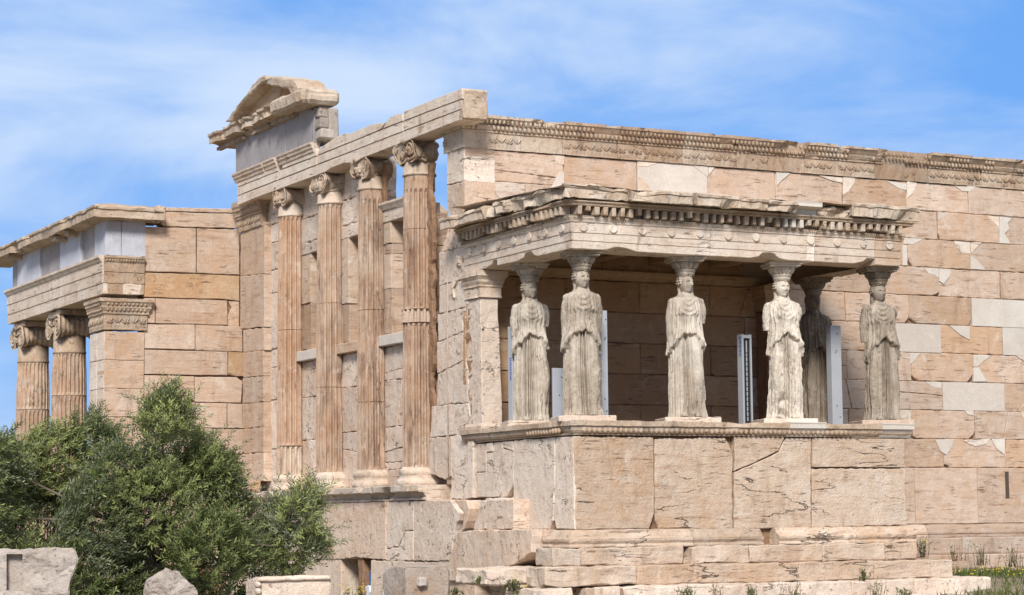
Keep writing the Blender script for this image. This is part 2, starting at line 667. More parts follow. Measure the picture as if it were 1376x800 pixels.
def tube(mb, pts, rad, n=6, tint=None, mi=0):
    """tapered tube through points; rad a number or list"""
    k = len(pts)
    vs, fs = [], []
    for i, p in enumerate(pts):
        p = Vector(p)
        a = Vector(pts[max(0, i - 1)])
        b = Vector(pts[min(k - 1, i + 1)])
        d = (b - a).normalized()
        s = d.cross(Vector((0.31, 0.17, 0.93)))
        if s.length < 1e-3:
            s = d.cross(Vector((1, 0, 0)))
        s.normalize()
        q = d.cross(s)
        r_ = rad[i] if hasattr(rad, '__len__') else rad
        for j in range(n):
            th = 2 * math.pi * j / n
            vs.append(p + s * (r_ * math.cos(th)) + q * (r_ * math.sin(th)))
    for i in range(k - 1):
        for j in range(n):
            fs.append((i * n + j, i * n + (j + 1) % n, (i + 1) * n + (j + 1) % n, (i + 1) * n + j))
    fs.append(tuple(range(n - 1, -1, -1)))
    fs.append(tuple((k - 1) * n + j for j in range(n)))
    mb.add(vs, fs, tint or T(), mi, True)


def nz(*a):
    return noise.noise(Vector(a))


# ------------------------------------------------------------------ ground
def ground_z(x, y):
    # flat court to the west, a terrace rising towards the south-east corner
    e = min(1, max(0, (x - 4.0) / 5.0)) * min(1, max(0, (y + 22) / 14.0))
    e = e * e * (3 - 2 * e)
    return 0.02 + 0.50 * e + 0.05 * nz(x * 0.35, y * 0.35, 2.0)


def build_ground():
    mb = MB()
    xs = [-3000, -600, -120] + [-40 + i * 1.0 for i in range(0, 91)] + [120, 600, 3000]
    ys = [-600, -120] + [-44 + i * 1.0 for i in range(0, 91)] + [120, 600, 3000, 6000]
    vs = [(x, y, ground_z(x, y) if abs(x) < 100 and abs(y) < 100 else -0.2) for y in ys for x in xs]
    n = len(xs)
    fs = [(j * n + i, j * n + i + 1, (j + 1) * n + i + 1, (j + 1) * n + i) for j in range(len(ys) - 1) for i in range(n - 1)]
    mb.add(vs, fs, (0.5, 0.5, 0), 0, True)
    m = bpy.data.materials.new('dry_earth')
    m.use_nodes = True
    t = NT(m.node_tree)
    b = t.n['Principled BSDF']
    g = t.node('ShaderNodeNewGeometry')
    n1 = t.noise(g.outputs['Position'], 0.5, 8, 0.65)
    n2 = t.noise(g.outputs['Position'], 9, 6, 0.7)
    c = t.mix(t.ramp(n1, 0.4, 0.62), (0.30, 0.23, 0.16), (0.13, 0.14, 0.05))
    c = t.mix(t.ramp(n2, 0.35, 0.7, 0.5, 0), c, (0.36, 0.31, 0.25))
    t.put(b.inputs['Base Color'], c)
    b.inputs['Roughness'].default_value = 0.95
    bp = t.node('ShaderNodeBump')
    bp.inputs['Distance'].default_value = 0.1
    t.put(bp.inputs['Height'], n2)
    t.put(b.inputs['Normal'], bp.outputs[0])
    o = mb.build('ground', m)
    tag(o, 'dry earth ground with patches of low weeds around the temple', 'ground', kind='structure')


build_ground()

# ------------------------------------------------------------------ south wall
CH = 0.5635
ZC = [8.22 - CH * k for k in range(11)]
ODD = [0.0, 2.01, 3.56, 5.08, 6.62, 8.18, 9.71, 11.25, 12.80, 14.35, 15.9, 17.45, 19.0]
EVEN = [0.0, 1.22, 2.78, 4.30, 5.85, 7.40, 8.92, 10.46, 12.01, 13.56, 15.1, 16.65, 18.2]


def leaf_ring(mb, c, r_, tr, u, v, n, tint):
    """small torus (scroll eye) lying in the plane u,v at c"""
    vs, fs = [], []
    N, M = 8, 4
    for i in range(N):
        a = 2 * math.pi * i / N
        d = u * math.cos(a) + v * math.sin(a)
        for j in range(M):
            b = 2 * math.pi * j / M
            vs.append(c + d * (r_ + tr * math.cos(b)) + n * (tr * math.sin(b)))
    for i in range(N):
        for j in range(M):
            fs.append((i * M + j, ((i + 1) % N) * M + j, ((i + 1) % N) * M + (j + 1) % M, i * M + (j + 1) % M))
    mb.add(vs, fs, tint, 0, True)


def palmette(mb, x, y, nx, ny, dx, dy, z0, h, w, tint, lotus=False):
    n = Vector((nx, ny, 0))
    u = Vector((dx, dy, 0))
    v = Vector((0, 0, 1))
    c = Vector((x, y, z0))
    angs = (-62, -32, 0, 32, 62) if not lotus else (-38, 0, 38)
    for a in angs:
        d = u * math.sin(R(a)) + v * math.cos(R(a))
        L = h * (0.50 if not lotus else 0.56) * (1.0 if abs(a) < 50 else 0.72)
        side = u * math.cos(R(a)) - v * math.sin(R(a))
        ellipsoid(mb, c + v * h * 0.34 + d * L * 0.55, (side * w * (0.075 if not lotus else 0.09), n * 0.040, d * L * 0.5), 6, 4, tint)
    for s in (-1, 1):
        leaf_ring(mb, c + v * h * 0.17 + u * (s * w * 0.24), w * 0.14, w * 0.05, u, v, n, tint)


def band_profile(s=1.0, full=True):
    return [(0.0, 8.225), (0.035, 8.225), (0.035, 8.235), (0.03, 8.24), (0.03, 8.515), (0.055, 8.52), (0.055, 8.545),
            (0.035, 8.55), (0.06, 8.575), (0.095, 8.63), (0.095, 8.642), (0.075, 8.648), (0.10, 8.675), (0.15, 8.735),
            (0.155, 8.75), (0.18, 8.755), (0.18, 8.81), (0.0, 8.81)]


def carved_band(parent, pts, breaks, damage, name='carved_frieze_band', dz=0.0):
    """one mesh of carved blocks along a polyline"""
    mb = MB()
    # breaks are arc lengths
    P = [Vector((*p, 0)) for p in pts]
    total = [0.0]
    for a, b in zip(P, P[1:]):
        total.append(total[-1] + (b - a).length)

    def at(s):
        for i in range(len(P) - 1):
            if s <= total[i + 1] + 1e-6:
                return P[i].lerp(P[i + 1], (s - total[i]) / (total[i + 1] - total[i])), i
        return P[-1], len(P) - 2

    for bi in range(len(breaks) - 1):
        s0, s1 = breaks[bi] + 0.004, breaks[bi + 1] - 0.004
        sub = [at(s0)[0]] + [P[i] for i in range(1, len(P) - 1) if s0 < total[i] < s1] + [at(s1)[0]]
        poly = [(p.x, p.y) for p in sub]
        mp = mpath(poly)
        # mitre at global corners when a block starts there
        dm = damage[bi]
        tint = T(0.55, 0.18, 0.42, 0.12)
        sd_ = rnd.random() * 50

        def er(s, o, z, dm=dm, sd_=sd_):
            q = nz(s * 2.1 + sd_, z * 5.0, sd_) + 0.5 * nz(s * 6 + sd_, z * 11, sd_)
            lim = 0.18 - max(0.0, (q + dm * 0.9 - 0.55)) * 0.5
            if dm > 0.8:
                lim = min(lim, 0.10)
            o2 = min(o, max(0.012, lim)) if o > 0.0 else o
            z2 = z + dz
            if z > 8.79:
                z2 -= max(0, nz(s * 1.3, sd_, 3.3)) * 0.035 * (0.4 + dm)
            return o2, z2
        sweep(mb, mp, band_profile(), tint, 0.12, 0.006, er)
        for (x, y, nx, ny, dx, dy) in along(poly, 0.085):
            q = nz(x * 1.1 + sd_, y * 1.1, 7.7) + dm * 0.5
            if q < 0.42:
                k = rnd.uniform(0.85, 1.1)
                ellipsoid(mb, (x + nx * 0.085, y + ny * 0.085, 8.598 + dz), (Vector((dx, dy, 0)) * 0.031, Vector((nx, ny, 0)) * 0.040, Vector((0, 0, 0.045 * k))), 6, 4, tint)
            q2 = nz(x * 1.4 + sd_, y * 1.4, 17.7) + dm * 0.55
            if q2 < 0.36:
                ellipsoid(mb, (x + nx * 0.135, y + ny * 0.135, 8.70 + dz), (Vector((dx, dy, 0)) * 0.027, Vector((nx, ny, 0)) * 0.042, Vector((0, 0, 0.046))), 6, 4, tint)
        for i, (x, y, nx, ny, dx, dy) in enumerate(along(poly, 0.155)):
            q = nz(x * 0.9 + sd_, y * 0.9, 27.7) + dm * 0.5
            if q < 0.46:
                palmette(mb, x + nx * 0.028, y + ny * 0.028, nx, ny, dx, dy, 8.245 + dz, 0.265, 0.15, tint, i % 2 == 1)
    return mb.build(name, CARVE, parent)


def south_wall():
    root = thing('marble_wall', (6, 0, 1.4), 'long tan marble block wall with white repair patches behind the statue porch', 'wall')
    back = MB()
    box(back, (0.10, 0.075, 0.2), (20.5, 0.62, 8.60), (0.6, 0.35, 0.1), 0)
    back.build('wall_core', BROWNROCK, root)
    tan, new, och = MB(), MB(), MB()
    fr = SF(0.0)
    whites = {(0, 2), (4, 7), (5, 6), (7, 7), (5, 8)}       # course, block index  -> new white blocks
    cre = MB()
    for c in range(10):
        z1, z0 = ZC[c], ZC[c + 1]
        J = ODD if c % 2 == 0 else EVEN
        for i in range(len(J) - 1):
            x0, x1 = J[i] + 0.0035, J[i + 1] - 0.0035
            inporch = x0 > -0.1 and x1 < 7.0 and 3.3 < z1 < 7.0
            xm = (x0 + x1) / 2
            chips = {}
            dense = 0.42 if xm > 6.5 else 0.3
            if c > 0:
                for k in (0, 1):
                    if rnd.random() < dense:
                        chips[k] = (rnd.uniform(0.04, 0.20), rnd.uniform(0.04, 0.20))
            white = (c, i) in whites
            if white:
                poly_block(new, fr, rect(x0, z0 + 0.003, x1, z1 - 0.003), 0.0, 0.09, 0.004, T(0.35, 0.15, 0.55, 0.06), 0.001, 0.5)
                continue
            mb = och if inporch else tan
            tint = T(0.58, 0.18, 0.5, 0.12) if not inporch else T(0.85, 0.2, 0.34, 0.16)  # porch blocks browner and darker: patina and porch shade both in the tint
            if rnd.random() < 0.10:
                for hq in split_quad(x0, z0 + 0.003, x1, z1 - 0.003):
                    poly_block(mb, fr, hq, rnd.uniform(-0.010, 0.006), 0.09, 0.012, tint, 0.008, 0.08)
                continue
            poly_block(mb, fr, chip_rect(x0, z0 + 0.003, x1, z1 - 0.003, chips), rnd.uniform(-0.016, 0.007), 0.09, 0.016, tint, 0.010, 0.11)
    # orthostates and wall base
    for i in range(len(ODD) - 1):
        x0, x1 = ODD[i] + 0.004, ODD[i + 1] - 0.004
        if x1 < 6.6:
            continue
        poly_block(tan, fr, chip_rect(x0, 1.49, x1, ZC[10] - 0.004, {1: (0.12, 0.2)} if i == 7 else {}), 0.012, 0.09, 0.012, T(0.5, 0.12, 0.55, 0.1), 0.005, 0.2)
    # the slot is not cut: a dark patch laid on below paints its shade
    tan.build('wall_blocks', TAN, root)
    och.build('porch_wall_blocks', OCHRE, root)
    # white patches inserted into broken corners (photo pixel outlines on the wall plane)
    P = [
        [(1133, 232), (1150, 234), (1148, 246), (1140, 258), (1133, 262)], [(1190, 243), (1218, 247), (1218, 256), (1209, 254)],
        [(1219, 244), (1232, 246), (1227, 260), (1219, 266)], [(1281, 249), (1312, 251), (1303, 258), (1292, 257)],
        [(1370, 258), (1385, 259), (1385, 268)],
        [(1261, 285), (1274, 287), (1265, 293), (1261, 295)], [(1324, 290), (1342, 291), (1342, 306), (1334, 298)],
        [(1343, 291), (1360, 293), (1354, 300), (1356, 308), (1350, 314), (1358, 328), (1343, 327)],
        [(1216, 320), (1240, 321), (1226, 329), (1214, 328)], [(1212, 330), (1219, 330), (1219, 357), (1213, 357)],
        [(1282, 324), (1303, 326), (1303, 341), (1292, 340), (1284, 330)],
        [(1304, 326), (1319, 326), (1312, 333), (1305, 341)], [(1304, 343), (1312, 349), (1325, 363), (1304, 362)],
        [(1241, 360), (1261, 361), (1261, 374), (1256, 370), (1248, 368)],
        [(1262, 361), (1278, 362), (1276, 372), (1268, 382), (1262, 378)],
        [(1275, 437.5), (1303, 439), (1303, 457), (1290, 450)],
        [(1209, 474), (1222, 475), (1222, 483), (1214, 482)], [(1223, 475), (1236, 475), (1228, 486), (1223, 490)],
        [(1308, 477), (1332, 478), (1322, 485), (1314, 493), (1308, 493)], [(1308, 494), (1315, 494), (1326, 513), (1308, 513)],
        [(1365, 478), (1385, 479), (1385, 487), (1376, 486)],
        [(1243, 513), (1265, 514), (1265, 522), (1255, 521)],
        [(1200, 551), (1224, 551), (1224, 569), (1212, 563), (1200, 558)], [(1296, 552), (1308, 552), (1308, 559), (1300, 557)],
        [(1371, 553), (1385, 553), (1385, 562), (1376, 564)],
        [(1256, 591), (1281, 590), (1279, 600), (1272, 612), (1264, 607)],
        [(1294, 592), (1331, 590), (1325, 597), (1310, 600), (1302, 597)], [(1332, 590), (1350, 590), (1350, 611), (1340, 604)],
        [(1289, 630), (1311, 630), (1311, 648), (1301, 646)], [(1365, 632), (1385, 632), (1385, 642)],
        # upper course left of the photograph's middle
        [(742, 208), (758, 210), (758, 222), (748, 220)], [(858, 217), (884, 219), (870, 224), (858, 224)],
        [(858, 236), (866, 242), (875, 257), (858, 256)], [(738, 257), (752, 230), (758, 232), (758, 250), (746, 262)],
        [(929, 222), (951, 224), (951, 238), (940, 230)], [(952, 224), (960, 225), (956, 231), (952, 236)],
        [(1043, 231), (1062, 233), (1050, 243), (1044, 250)], [(1100, 236), (1132, 239), (1132, 246), (1118, 243)],
        [(1132, 364), (1138, 364), (1132, 372), (1126, 370)],
    ]
    for q in P:
        pts = [ps(*a) for a in q]
        if area2(pts) < 0:
            pts = pts[::-1]
        tgt_ = new if rnd.random() < 0.6 else cre
        poly_block(tgt_, fr, pts, 0.009, 0.05, 0.004, T(0.25, 0.15, 0.62, 0.07), 0.004, 0.12)
    for k_ in range(5):
        x0_ = 1.9 + k_ * 1.46
        poly_block(new, fr, rect(x0_, 7.085, x0_ + 1.455, 7.215), 0.03, 0.05, 0.008, T(0.25, 0.15, 0.6, 0.05), 0.006, 0.15)
    cre.build_split('repair_block', CREAM, root)
    new.build_split('repair_block', NEWM, root)
    # slit in the orthostate: its shade painted as a thin dark patch
    sl = MB()
    u, v = ps(1353, 652)
    poly_block(sl, fr, rect(u - 0.055, v - 0.27, u + 0.045, v + 0.27), 0.0145, 0.02, 0.003, (0.5, 0.1, 0.3), 0.004, 0.1)
    sl.build('slit_shade_patch', SLITSHADE, root)
    # base mouldings and steps under the wall, right of the porch
    mo = MB()
    xs = [6.5, 9.9, 13.1, 16.3, 20]
    for a, b in zip(xs, xs[1:]):
        sweep(mo, mpath([(a + 0.004, 0), (b - 0.004, 0)]), [(0, 1.23), (0.13, 1.23), (0.13, 1.275), (0.115, 1.285), (0.135, 1.30), (0.135, 1.335), (0.10, 1.35), (0.075, 1.42), (0.03, 1.475), (0, 1.485)], T(0.5, 0.1), 0.25, 0.006)
    for (z0, z1, out, J) in ((0.905, 1.225, 0.30, [6.4, 8.6, 10.6, 12.3, 14.6, 17.2, 20]), (0.62, 0.90, 0.62, [6.4, 9.4, 11.4, 13.6, 16, 18, 20]), (0.30, 0.615, 0.95, [6.4, 8.1, 10.2, 12.9, 15, 18, 20])):
        for a, b in zip(J, J[1:]):
            sweep(mo, mpath([(a + 0.004, 0), (b - 0.004, 0)]), [(0, z0), (out - 0.01, z0), (out, z0 + 0.03), (out, z1 - 0.02), (out - 0.02, z1), (0, z1)], T(0.5, 0.15), 0.25, 0.006)
    mo.build('base_course', TAN, root)
    # carved crown band
    br = [0.0, 0.78, 1.95, 3.0, 4.0, 5.1, 6.0, 6.75, 7.45, 8.2, 9.02 + 0.75, 10.28 + 0.75, 11.75, 12.3, 13.4, 14.6, 16.2, 18, 19.5]
    br = [0.0, 1.9, 2.75, 3.9, 5.3, 6.5, 7.2, 8.05, 8.85, 9.70, 11.02, 11.98, 12.35, 13.4, 14.6, 16.2, 18, 19.5]
    dm = [0.12, 0.42, 0.30, 0.05, 0.30, 0.55, 0.68, 0.60, 0.40, 0.92, 0.18, 0.75, 0.25, 0.4, 0.3, 0.5, 0.2]
    carved_band(root, [(0.0, 0.78), (0.0, 0.0), (20, 0.0)], br, dm)
    # core top behind the band, ragged
    top = MB()
    for a, b in zip(br, br[1:]):
        if a > 1:
            box(top, (a - 0.78, 0.002, 8.60), (b - 0.785, 0.60, 8.80 - rnd.uniform(0.0, 0.06)), T(0.4), 0.02)
    top.roughen(0.012, 3)
    top.build('wall_top_blocks', CARVE, root)
    # inner moulded band under the porch roof
    im = MB()
    sweep(im, mpath([(0.35, 0), (6.3, 0)]), [(0, 5.98), (0.05, 5.98), (0.05, 6.02), (0.08, 6.04), (0.11, 6.10), (0.11, 6.14), (0, 6.15)], T(0.6), 0.2, 0.006)
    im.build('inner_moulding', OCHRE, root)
    return root


south_wall()

# ------------------------------------------------------------------ south-west pier
def sw_pier():
    root = thing('corner_pier', (0.0, 0.4, 2.0), 'pale broken corner pier of the temple between the row of columns and the statue porch', 'pier')
    mb = MB()
    fr = WF(0.0)
    # (px polygons on the west plane, top to bottom)
    polys = [
        [(601, 203), (623.5, 198.5), (624.3, 243), (600, 249)],
        [(600, 249.5), (624.3, 243.5), (625, 292), (605, 293), (602, 287)],
        [(604, 312), (613, 300), (628, 296), (627.5, 331), (592, 339), (596, 325)],
        [(590, 340), (627.5, 331.5), (628, 373), (590, 384)],
        [(590, 385), (628, 374), (628.5, 408), (626, 413), (590, 422)],
        [(588, 423), (627, 413.5), (621, 430), (622, 446), (589, 459)],
        [(587, 460), (622, 447), (623, 470), (626, 482), (587, 502)],
        [(588, 503), (626, 483), (629, 500), (628, 541), (587, 545)],
        [(580, 546), (629, 542), (631, 560), (620, 585), (607, 585), (578, 588)],
        [(577, 589), (607, 586), (607, 640), (598, 645), (577, 636)],
        [(608, 586), (630, 580), (631.5, 669), (627, 671), (606, 671)],
    ]
    for i, q in enumerate(polys):
        pts = [pw(*a) for a in q]
        poly_block(mb, fr, pts, rnd.uniform(-0.008, 0.006), 0.45 if i > 1 else 0.60, 0.012, T(0.45, 0.16, 0.6, 0.08), 0.014, 0.10)
    mb.build('pier_blocks', PINK, root)
    # narrow torn return blocks that cover the seam to the porch
    mb = MB()
    for q in ([(608, 392), (612, 400), (611, 378), (616, 378)], [(616, 343), (620, 345), (620, 358), (615, 357)]):
        pts = [pw(*a) for a in q]
        poly_block(mb, fr, pts, 0.05, 0.06, 0.015, T(0.3), 0.01, 0.05)
    # tall thin pilaster strip
    tube(mb, [on_x(601, 330, -0.004), on_x(601.5, 500, -0.004), on_x(603, 640, -0.004)], 0.012, 5, (0.9, 0.3, 0.2))
    mb.build_split('stone_boss', PINK, root)
    ra = MB()
    u0 = 0.02
    for k in range(16):
        z = 2.2 + k * 0.25
        ra_o = 0.03 + 0.03 * nz(k * 0.7, 1.0, 0)
        box(ra, (0.02, -0.24 + 0.05 * nz(k * 1.3, 0, 5), z), (0.16 + 0.04 * nz(k * .8, 4, 0), 0.05, z + 0.26), T(0.6), 0.03, 0.1)
    ra.roughen(0.03, 4)
    ra.build('torn_stone_edge', BROWNROCK, root)
    return root


sw_pier()

# ------------------------------------------------------------------ west front
COLS_Y = [8.20, 6.05, 3.98, 1.88]
XW = 0.10


def fluted(mb, cx, cy, z0, z1, r0, r1, nf=24, tint=None, seed=0.0, ero=0.5, rows=70, joints=(), plain_zones=(), th0=0.0, th1=2 * math.pi, jz=0.02):
    per = 6
    n = nf * per
    full = abs(th1 - th0 - 2 * math.pi) < 1e-3
    vs, fs = [], []
    shape = [0.0, 0.06, 0.80, 1.0, 0.80, 0.06]
    zs = sorted(set([z0 + (z1 - z0) * i / rows for i in range(rows + 1)] + [j + d for j in joints for d in (-0.012, 0.0, 0.012)]))
    for z in zs:
        t = (z - z0) / (z1 - z0)
        rr = r0 + (r1 - r0) * t + 0.006 * math.sin(math.pi * t)
        depth = rr * 2 * math.pi / nf * 0.52
        drum = sum(1 for j in joints if z > j)
        twist = 0.02 * nz(drum * 3.1, seed, 0)
        shift = Vector((nz(drum * 2.2, seed, 4), nz(drum * 1.2, seed, 9), 0)) * 0.008
        end = min(1, t / 0.02, (1 - t) / 0.015)
        isj = any(abs(z - j) < 1e-6 for j in joints)
        pz = any(a <= z <= b for a, b in plain_zones)
        for k in range(n):
            th = th0 + (th1 - th0) * k / n + twist
            e = nz(math.cos(th) * 1.3 + seed, math.sin(th) * 1.3, z * 0.9 + seed)
            e2 = nz(math.cos(th) * 4 + seed, math.sin(th) * 4, z * 3.5)
            dd = depth * shape[k % per]
            w = max(0.0, e * 1.6 + e2 * 0.5 - (0.75 - ero * 0.6))
            w = min(1.0, w * 1.5)
            r_ = rr - dd * end * (1 - w * 0.8) - w * depth * 0.85 - max(0, e2) * 0.004
            if pz:
                r_ = rr - 0.004
            if isj:
                r_ -= jz
            vs.append((cx + shift.x + r_ * math.cos(th), cy + shift.y + r_ * math.sin(th), z))
    m = len(zs)
    for i in range(m - 1):
        for k in range(n):
            fs.append((i * n + k, i * n + (k + 1) % n, (i + 1) * n + (k + 1) % n, (i + 1) * n + k))
    fs.append(tuple(range(n - 1, -1, -1)))
    fs.append(tuple((m - 1) * n + k for k in range(n)))
    mb.add(vs, fs, tint or T())


def volute(mb, c, r_, n, u, tint, turns=2.4, th=0.03):
    """spiral ribbon on a disc facing n"""
    c = Vector(c)
    n = Vector(n)
    u = Vector(u)
    v = Vector((0, 0, 1))
    pts, rad = [], []
    K = 34
    for i in range(K):
        t = i / (K - 1)
        a = t * turns * 2 * math.pi + math.pi / 2
        rr = r_ * (1 - 0.86 * t)
        pts.append(c + u * (rr * math.cos(a)) + v * (rr * math.sin(a)))
        rad.append(th * (1 - 0.65 * t))
    tube(mb, pts, rad, 5, tint)
    ellipsoid(mb, c, (u * r_ * 0.14, v * r_ * 0.14, n * 0.03), 8, 4, tint)


def ionic_capital(parent, cx, cy, zn, h, hw, r_, tint, ero=0.02, dep=0.42, ribs=False, mat=None, name='capital', seed=0.0):
    """zn = underside of echinus; volutes face west, bolsters run east-west"""
    mb = MB()
    zc = zn + h * 0.36
    vr = h * 0.44
    # echinus
    lathe(mb, (cx, cy), [(r_ * 0.98, zn), (r_ * 1.05, zn + 0.02), (r_ * 1.05, zn + 0.045), (r_ * 1.0, zn + 0.05), (r_ * 1.16, zn + 0.11), (r_ * 1.22, zn + 0.17), (r_ * 1.1, zn + 0.2)], 32, tint)
    for k in range(20):
        a = 2 * math.pi * k / 20
        ellipsoid(mb, (cx + r_ * 1.13 * math.cos(a), cy + r_ * 1.13 * math.sin(a), zn + 0.115), ((-math.sin(a) * 0.032, math.cos(a) * 0.032, 0), (math.cos(a) * 0.03, math.sin(a) * 0.03, 0), (0, 0, 0.055)), 6, 4, tint)
    # bolsters (concave rollers)
    for s in (-1, 1):
        yb = cy + s * hw
        N, M = 26, 20
        vs, fs = [], []
        for i in range(N + 1):
            t = i / N
            x = cx - dep + 2 * dep * t
            q = abs(2 * t - 1)
            rr = vr * (0.66 + 0.34 * q ** 1.6)
            if ribs:
                rr *= 1 + 0.07 * math.cos(t * math.pi * 14)
            for j in range(M):
                a = 2 * math.pi * j / M
                vs.append((x, yb + rr * math.cos(a), zc + rr * math.sin(a)))
        for i in range(N):
            for j in range(M):
                fs.append((i * M + j, i * M + (j + 1) % M, (i + 1) * M + (j + 1) % M, (i + 1) * M + j))
        fs.append(tuple(range(M)))
        fs.append(tuple(N * M + j for j in range(M)))
        mb.add(vs, fs, tint, 0, True)
        volute(mb, (cx - dep, yb, zc), vr * 0.90, (-1, 0, 0), (0, -s, 0), tint, 2.3, vr * 0.12)
    # cushion between volutes
    box(mb, (cx - dep * 0.96, cy - hw, zc + vr * 0.05), (cx + dep * 0.96, cy + hw, zc + vr * 0.93), tint, 0.02, 0.12)
    tube(mb, [(cx - dep - 0.005, cy - hw + 0.02, zc + vr * 0.95), (cx - dep - 0.005, cy, zc + vr * 0.78), (cx - dep - 0.005, cy + hw - 0.02, zc + vr * 0.95)], 0.026, 5, tint)
    tube(mb, [(cx - dep - 0.005, cy - hw + 0.06, zc + vr * 0.30), (cx - dep - 0.005, cy, zc + vr * 0.12), (cx - dep - 0.005, cy + hw - 0.06, zc + vr * 0.30)], 0.022, 5, tint)
    # abacus
    za = zc + vr * 0.93
    lo = (cx - dep * 0.93, cy - hw - vr * 0.55, za)
    hi = (cx + dep * 0.93, cy + hw + vr * 0.55, zn + h)
    box(mb, lo, hi, tint, 0.02, 0.15)
    mb.roughen(ero, 4.5, seed)
    return mb.build(name, mat or CARVE, parent)


def column_base(mb, cx, cy, z0, h, r_, tint, rough=0.01):
    k = h / 0.34
    lathe(mb, (cx, cy), [(r_ * 1.28, z0), (r_ * 1.32, z0 + 0.03 * k), (r_ * 1.32, z0 + 0.075 * k), (r_ * 1.26, z0 + 0.11 * k), (r_ * 1.20, z0 + 0.125 * k), (r_ * 1.14, z0 + 0.17 * k),
                         (r_ * 1.18, z0 + 0.215 * k), (r_ * 1.20, z0 + 0.225 * k), (r_ * 1.22, z0 + 0.26 * k), (r_ * 1.2, z0 + 0.30 * k), (r_ * 1.18, z0 + 0.32 * k), (r_ * 1.06, z0 + 0.335 * k), (r_ * 1.02, z0 + 0.37 * k)], 40, tint, 0, True, rough)


ZB = 2.31            # stylobate top
ZCAP = 8.73          # architrave underside


def west_columns():
    labs = ['fluted ionic column of smooth honey-orange stone next to the far pilaster',
            'brown-streaked ionic column, second in the row from the far pilaster',
            'dark-streaked ionic column between the narrow blue sky gap and the brown-streaked column',
            'tall weathered ionic column with a pale repair ring, nearest the statue porch']
    tn = [(0.78, 0.62, 0.1), (0.5, 0.46, 0.35), (0.55, 0.42, 0.6), (0.60, 0.40, 0.85)]
    capz = [8.26, 8.24, 8.24, 8.22]
    for i, cy in enumerate(COLS_Y):
        root = thing('ionic_column', (0, cy, ZB), labs[i], 'column', 'columns along the temple front')
        zb = ZB + 0.30
        zn = capz[i]
        r0, r1 = 0.335, 0.292
        joints = {0: (3.20, 5.62), 1: (5.98, 4.3), 2: (5.66, 3.9), 3: (6.95, 5.25, 5.48)}[i]
        neck = zn - 0.26
        mb = MB()
        rows = 64
        ero = (0.1, 0.5, 0.3, 0.42)[i]
        tsh = tn[i]
        if i == 0:
            # smooth restored shaft with a paler, older lowest drum
            fluted(mb, 0, cy, 3.22, neck, r0 - 0.008, r1, 18, (0.82, 0.66, 0.1), 3.3, 0.05, rows, (5.62,))
            fluted(mb, 0, cy, zb, 3.20, r0, r0 - 0.008, 18, (0.42, 0.62, 0.4), 5.3, 0.7, 14)
        elif i == 3:
            fluted(mb, 0, cy, 5.50, neck, r0 - 0.022, r1, 18, (0.62, 0.44, 0.35), 8.3, ero, 40, (6.97,), ((neck - 0.30, neck),))
            fluted(mb, 0, cy, zb, 5.24, r0, r0 - 0.02, 18, tsh, 9.3, ero, 44)
        else:
            fluted(mb, 0, cy, zb, neck, r0, r1, 18, tsh, 2.0 + i * 4.1, ero, rows, joints, ((neck - 0.25, neck),) if i == 2 else ())
        mb.build('shaft', SHAFT, root)
        if i == 3:
            rb = MB()
            fluted(rb, 0, cy, 5.25, 5.49, r0 + 0.010, r0 + 0.010, 18, (0.5, 0.5, 0.4), 8.3, 0.0, 60)
            o = rb.build('repair_ring', TAN, root)
            o['label'] = 'pale new stone ring let into the shaft'
        nk = MB()
        lathe(nk, (0, cy), [(r1 * 1.0, neck - 0.004), (r1 * 1.10, neck + 0.015), (r1 * 1.10, neck + 0.04), (r1 * 1.01, neck + 0.05), (r1 * 1.0, zn)], 36, (0.45, 0.55, rnd.random()), 0, True, 0.008)
        nk.build('necking', CREAM if i < 2 else CARVE, root)
        ionic_capital(root, -0.05, cy, zn - 0.01, ZCAP - zn + 0.005, 0.225, r1, (0.5, 0.55 if i < 2 else 0.45, rnd.random()), (0.055, 0.055, 0.065, 0.085)[i], 0.25, False, CARVE, 'capital', i * 7.7)
        bs = MB()
        column_base(bs, 0, cy, ZB - 0.02, 0.30, r0, (0.45, 0.58, rnd.random()), 0.022)
        bs.build('base', CREAM, root)


west_columns()


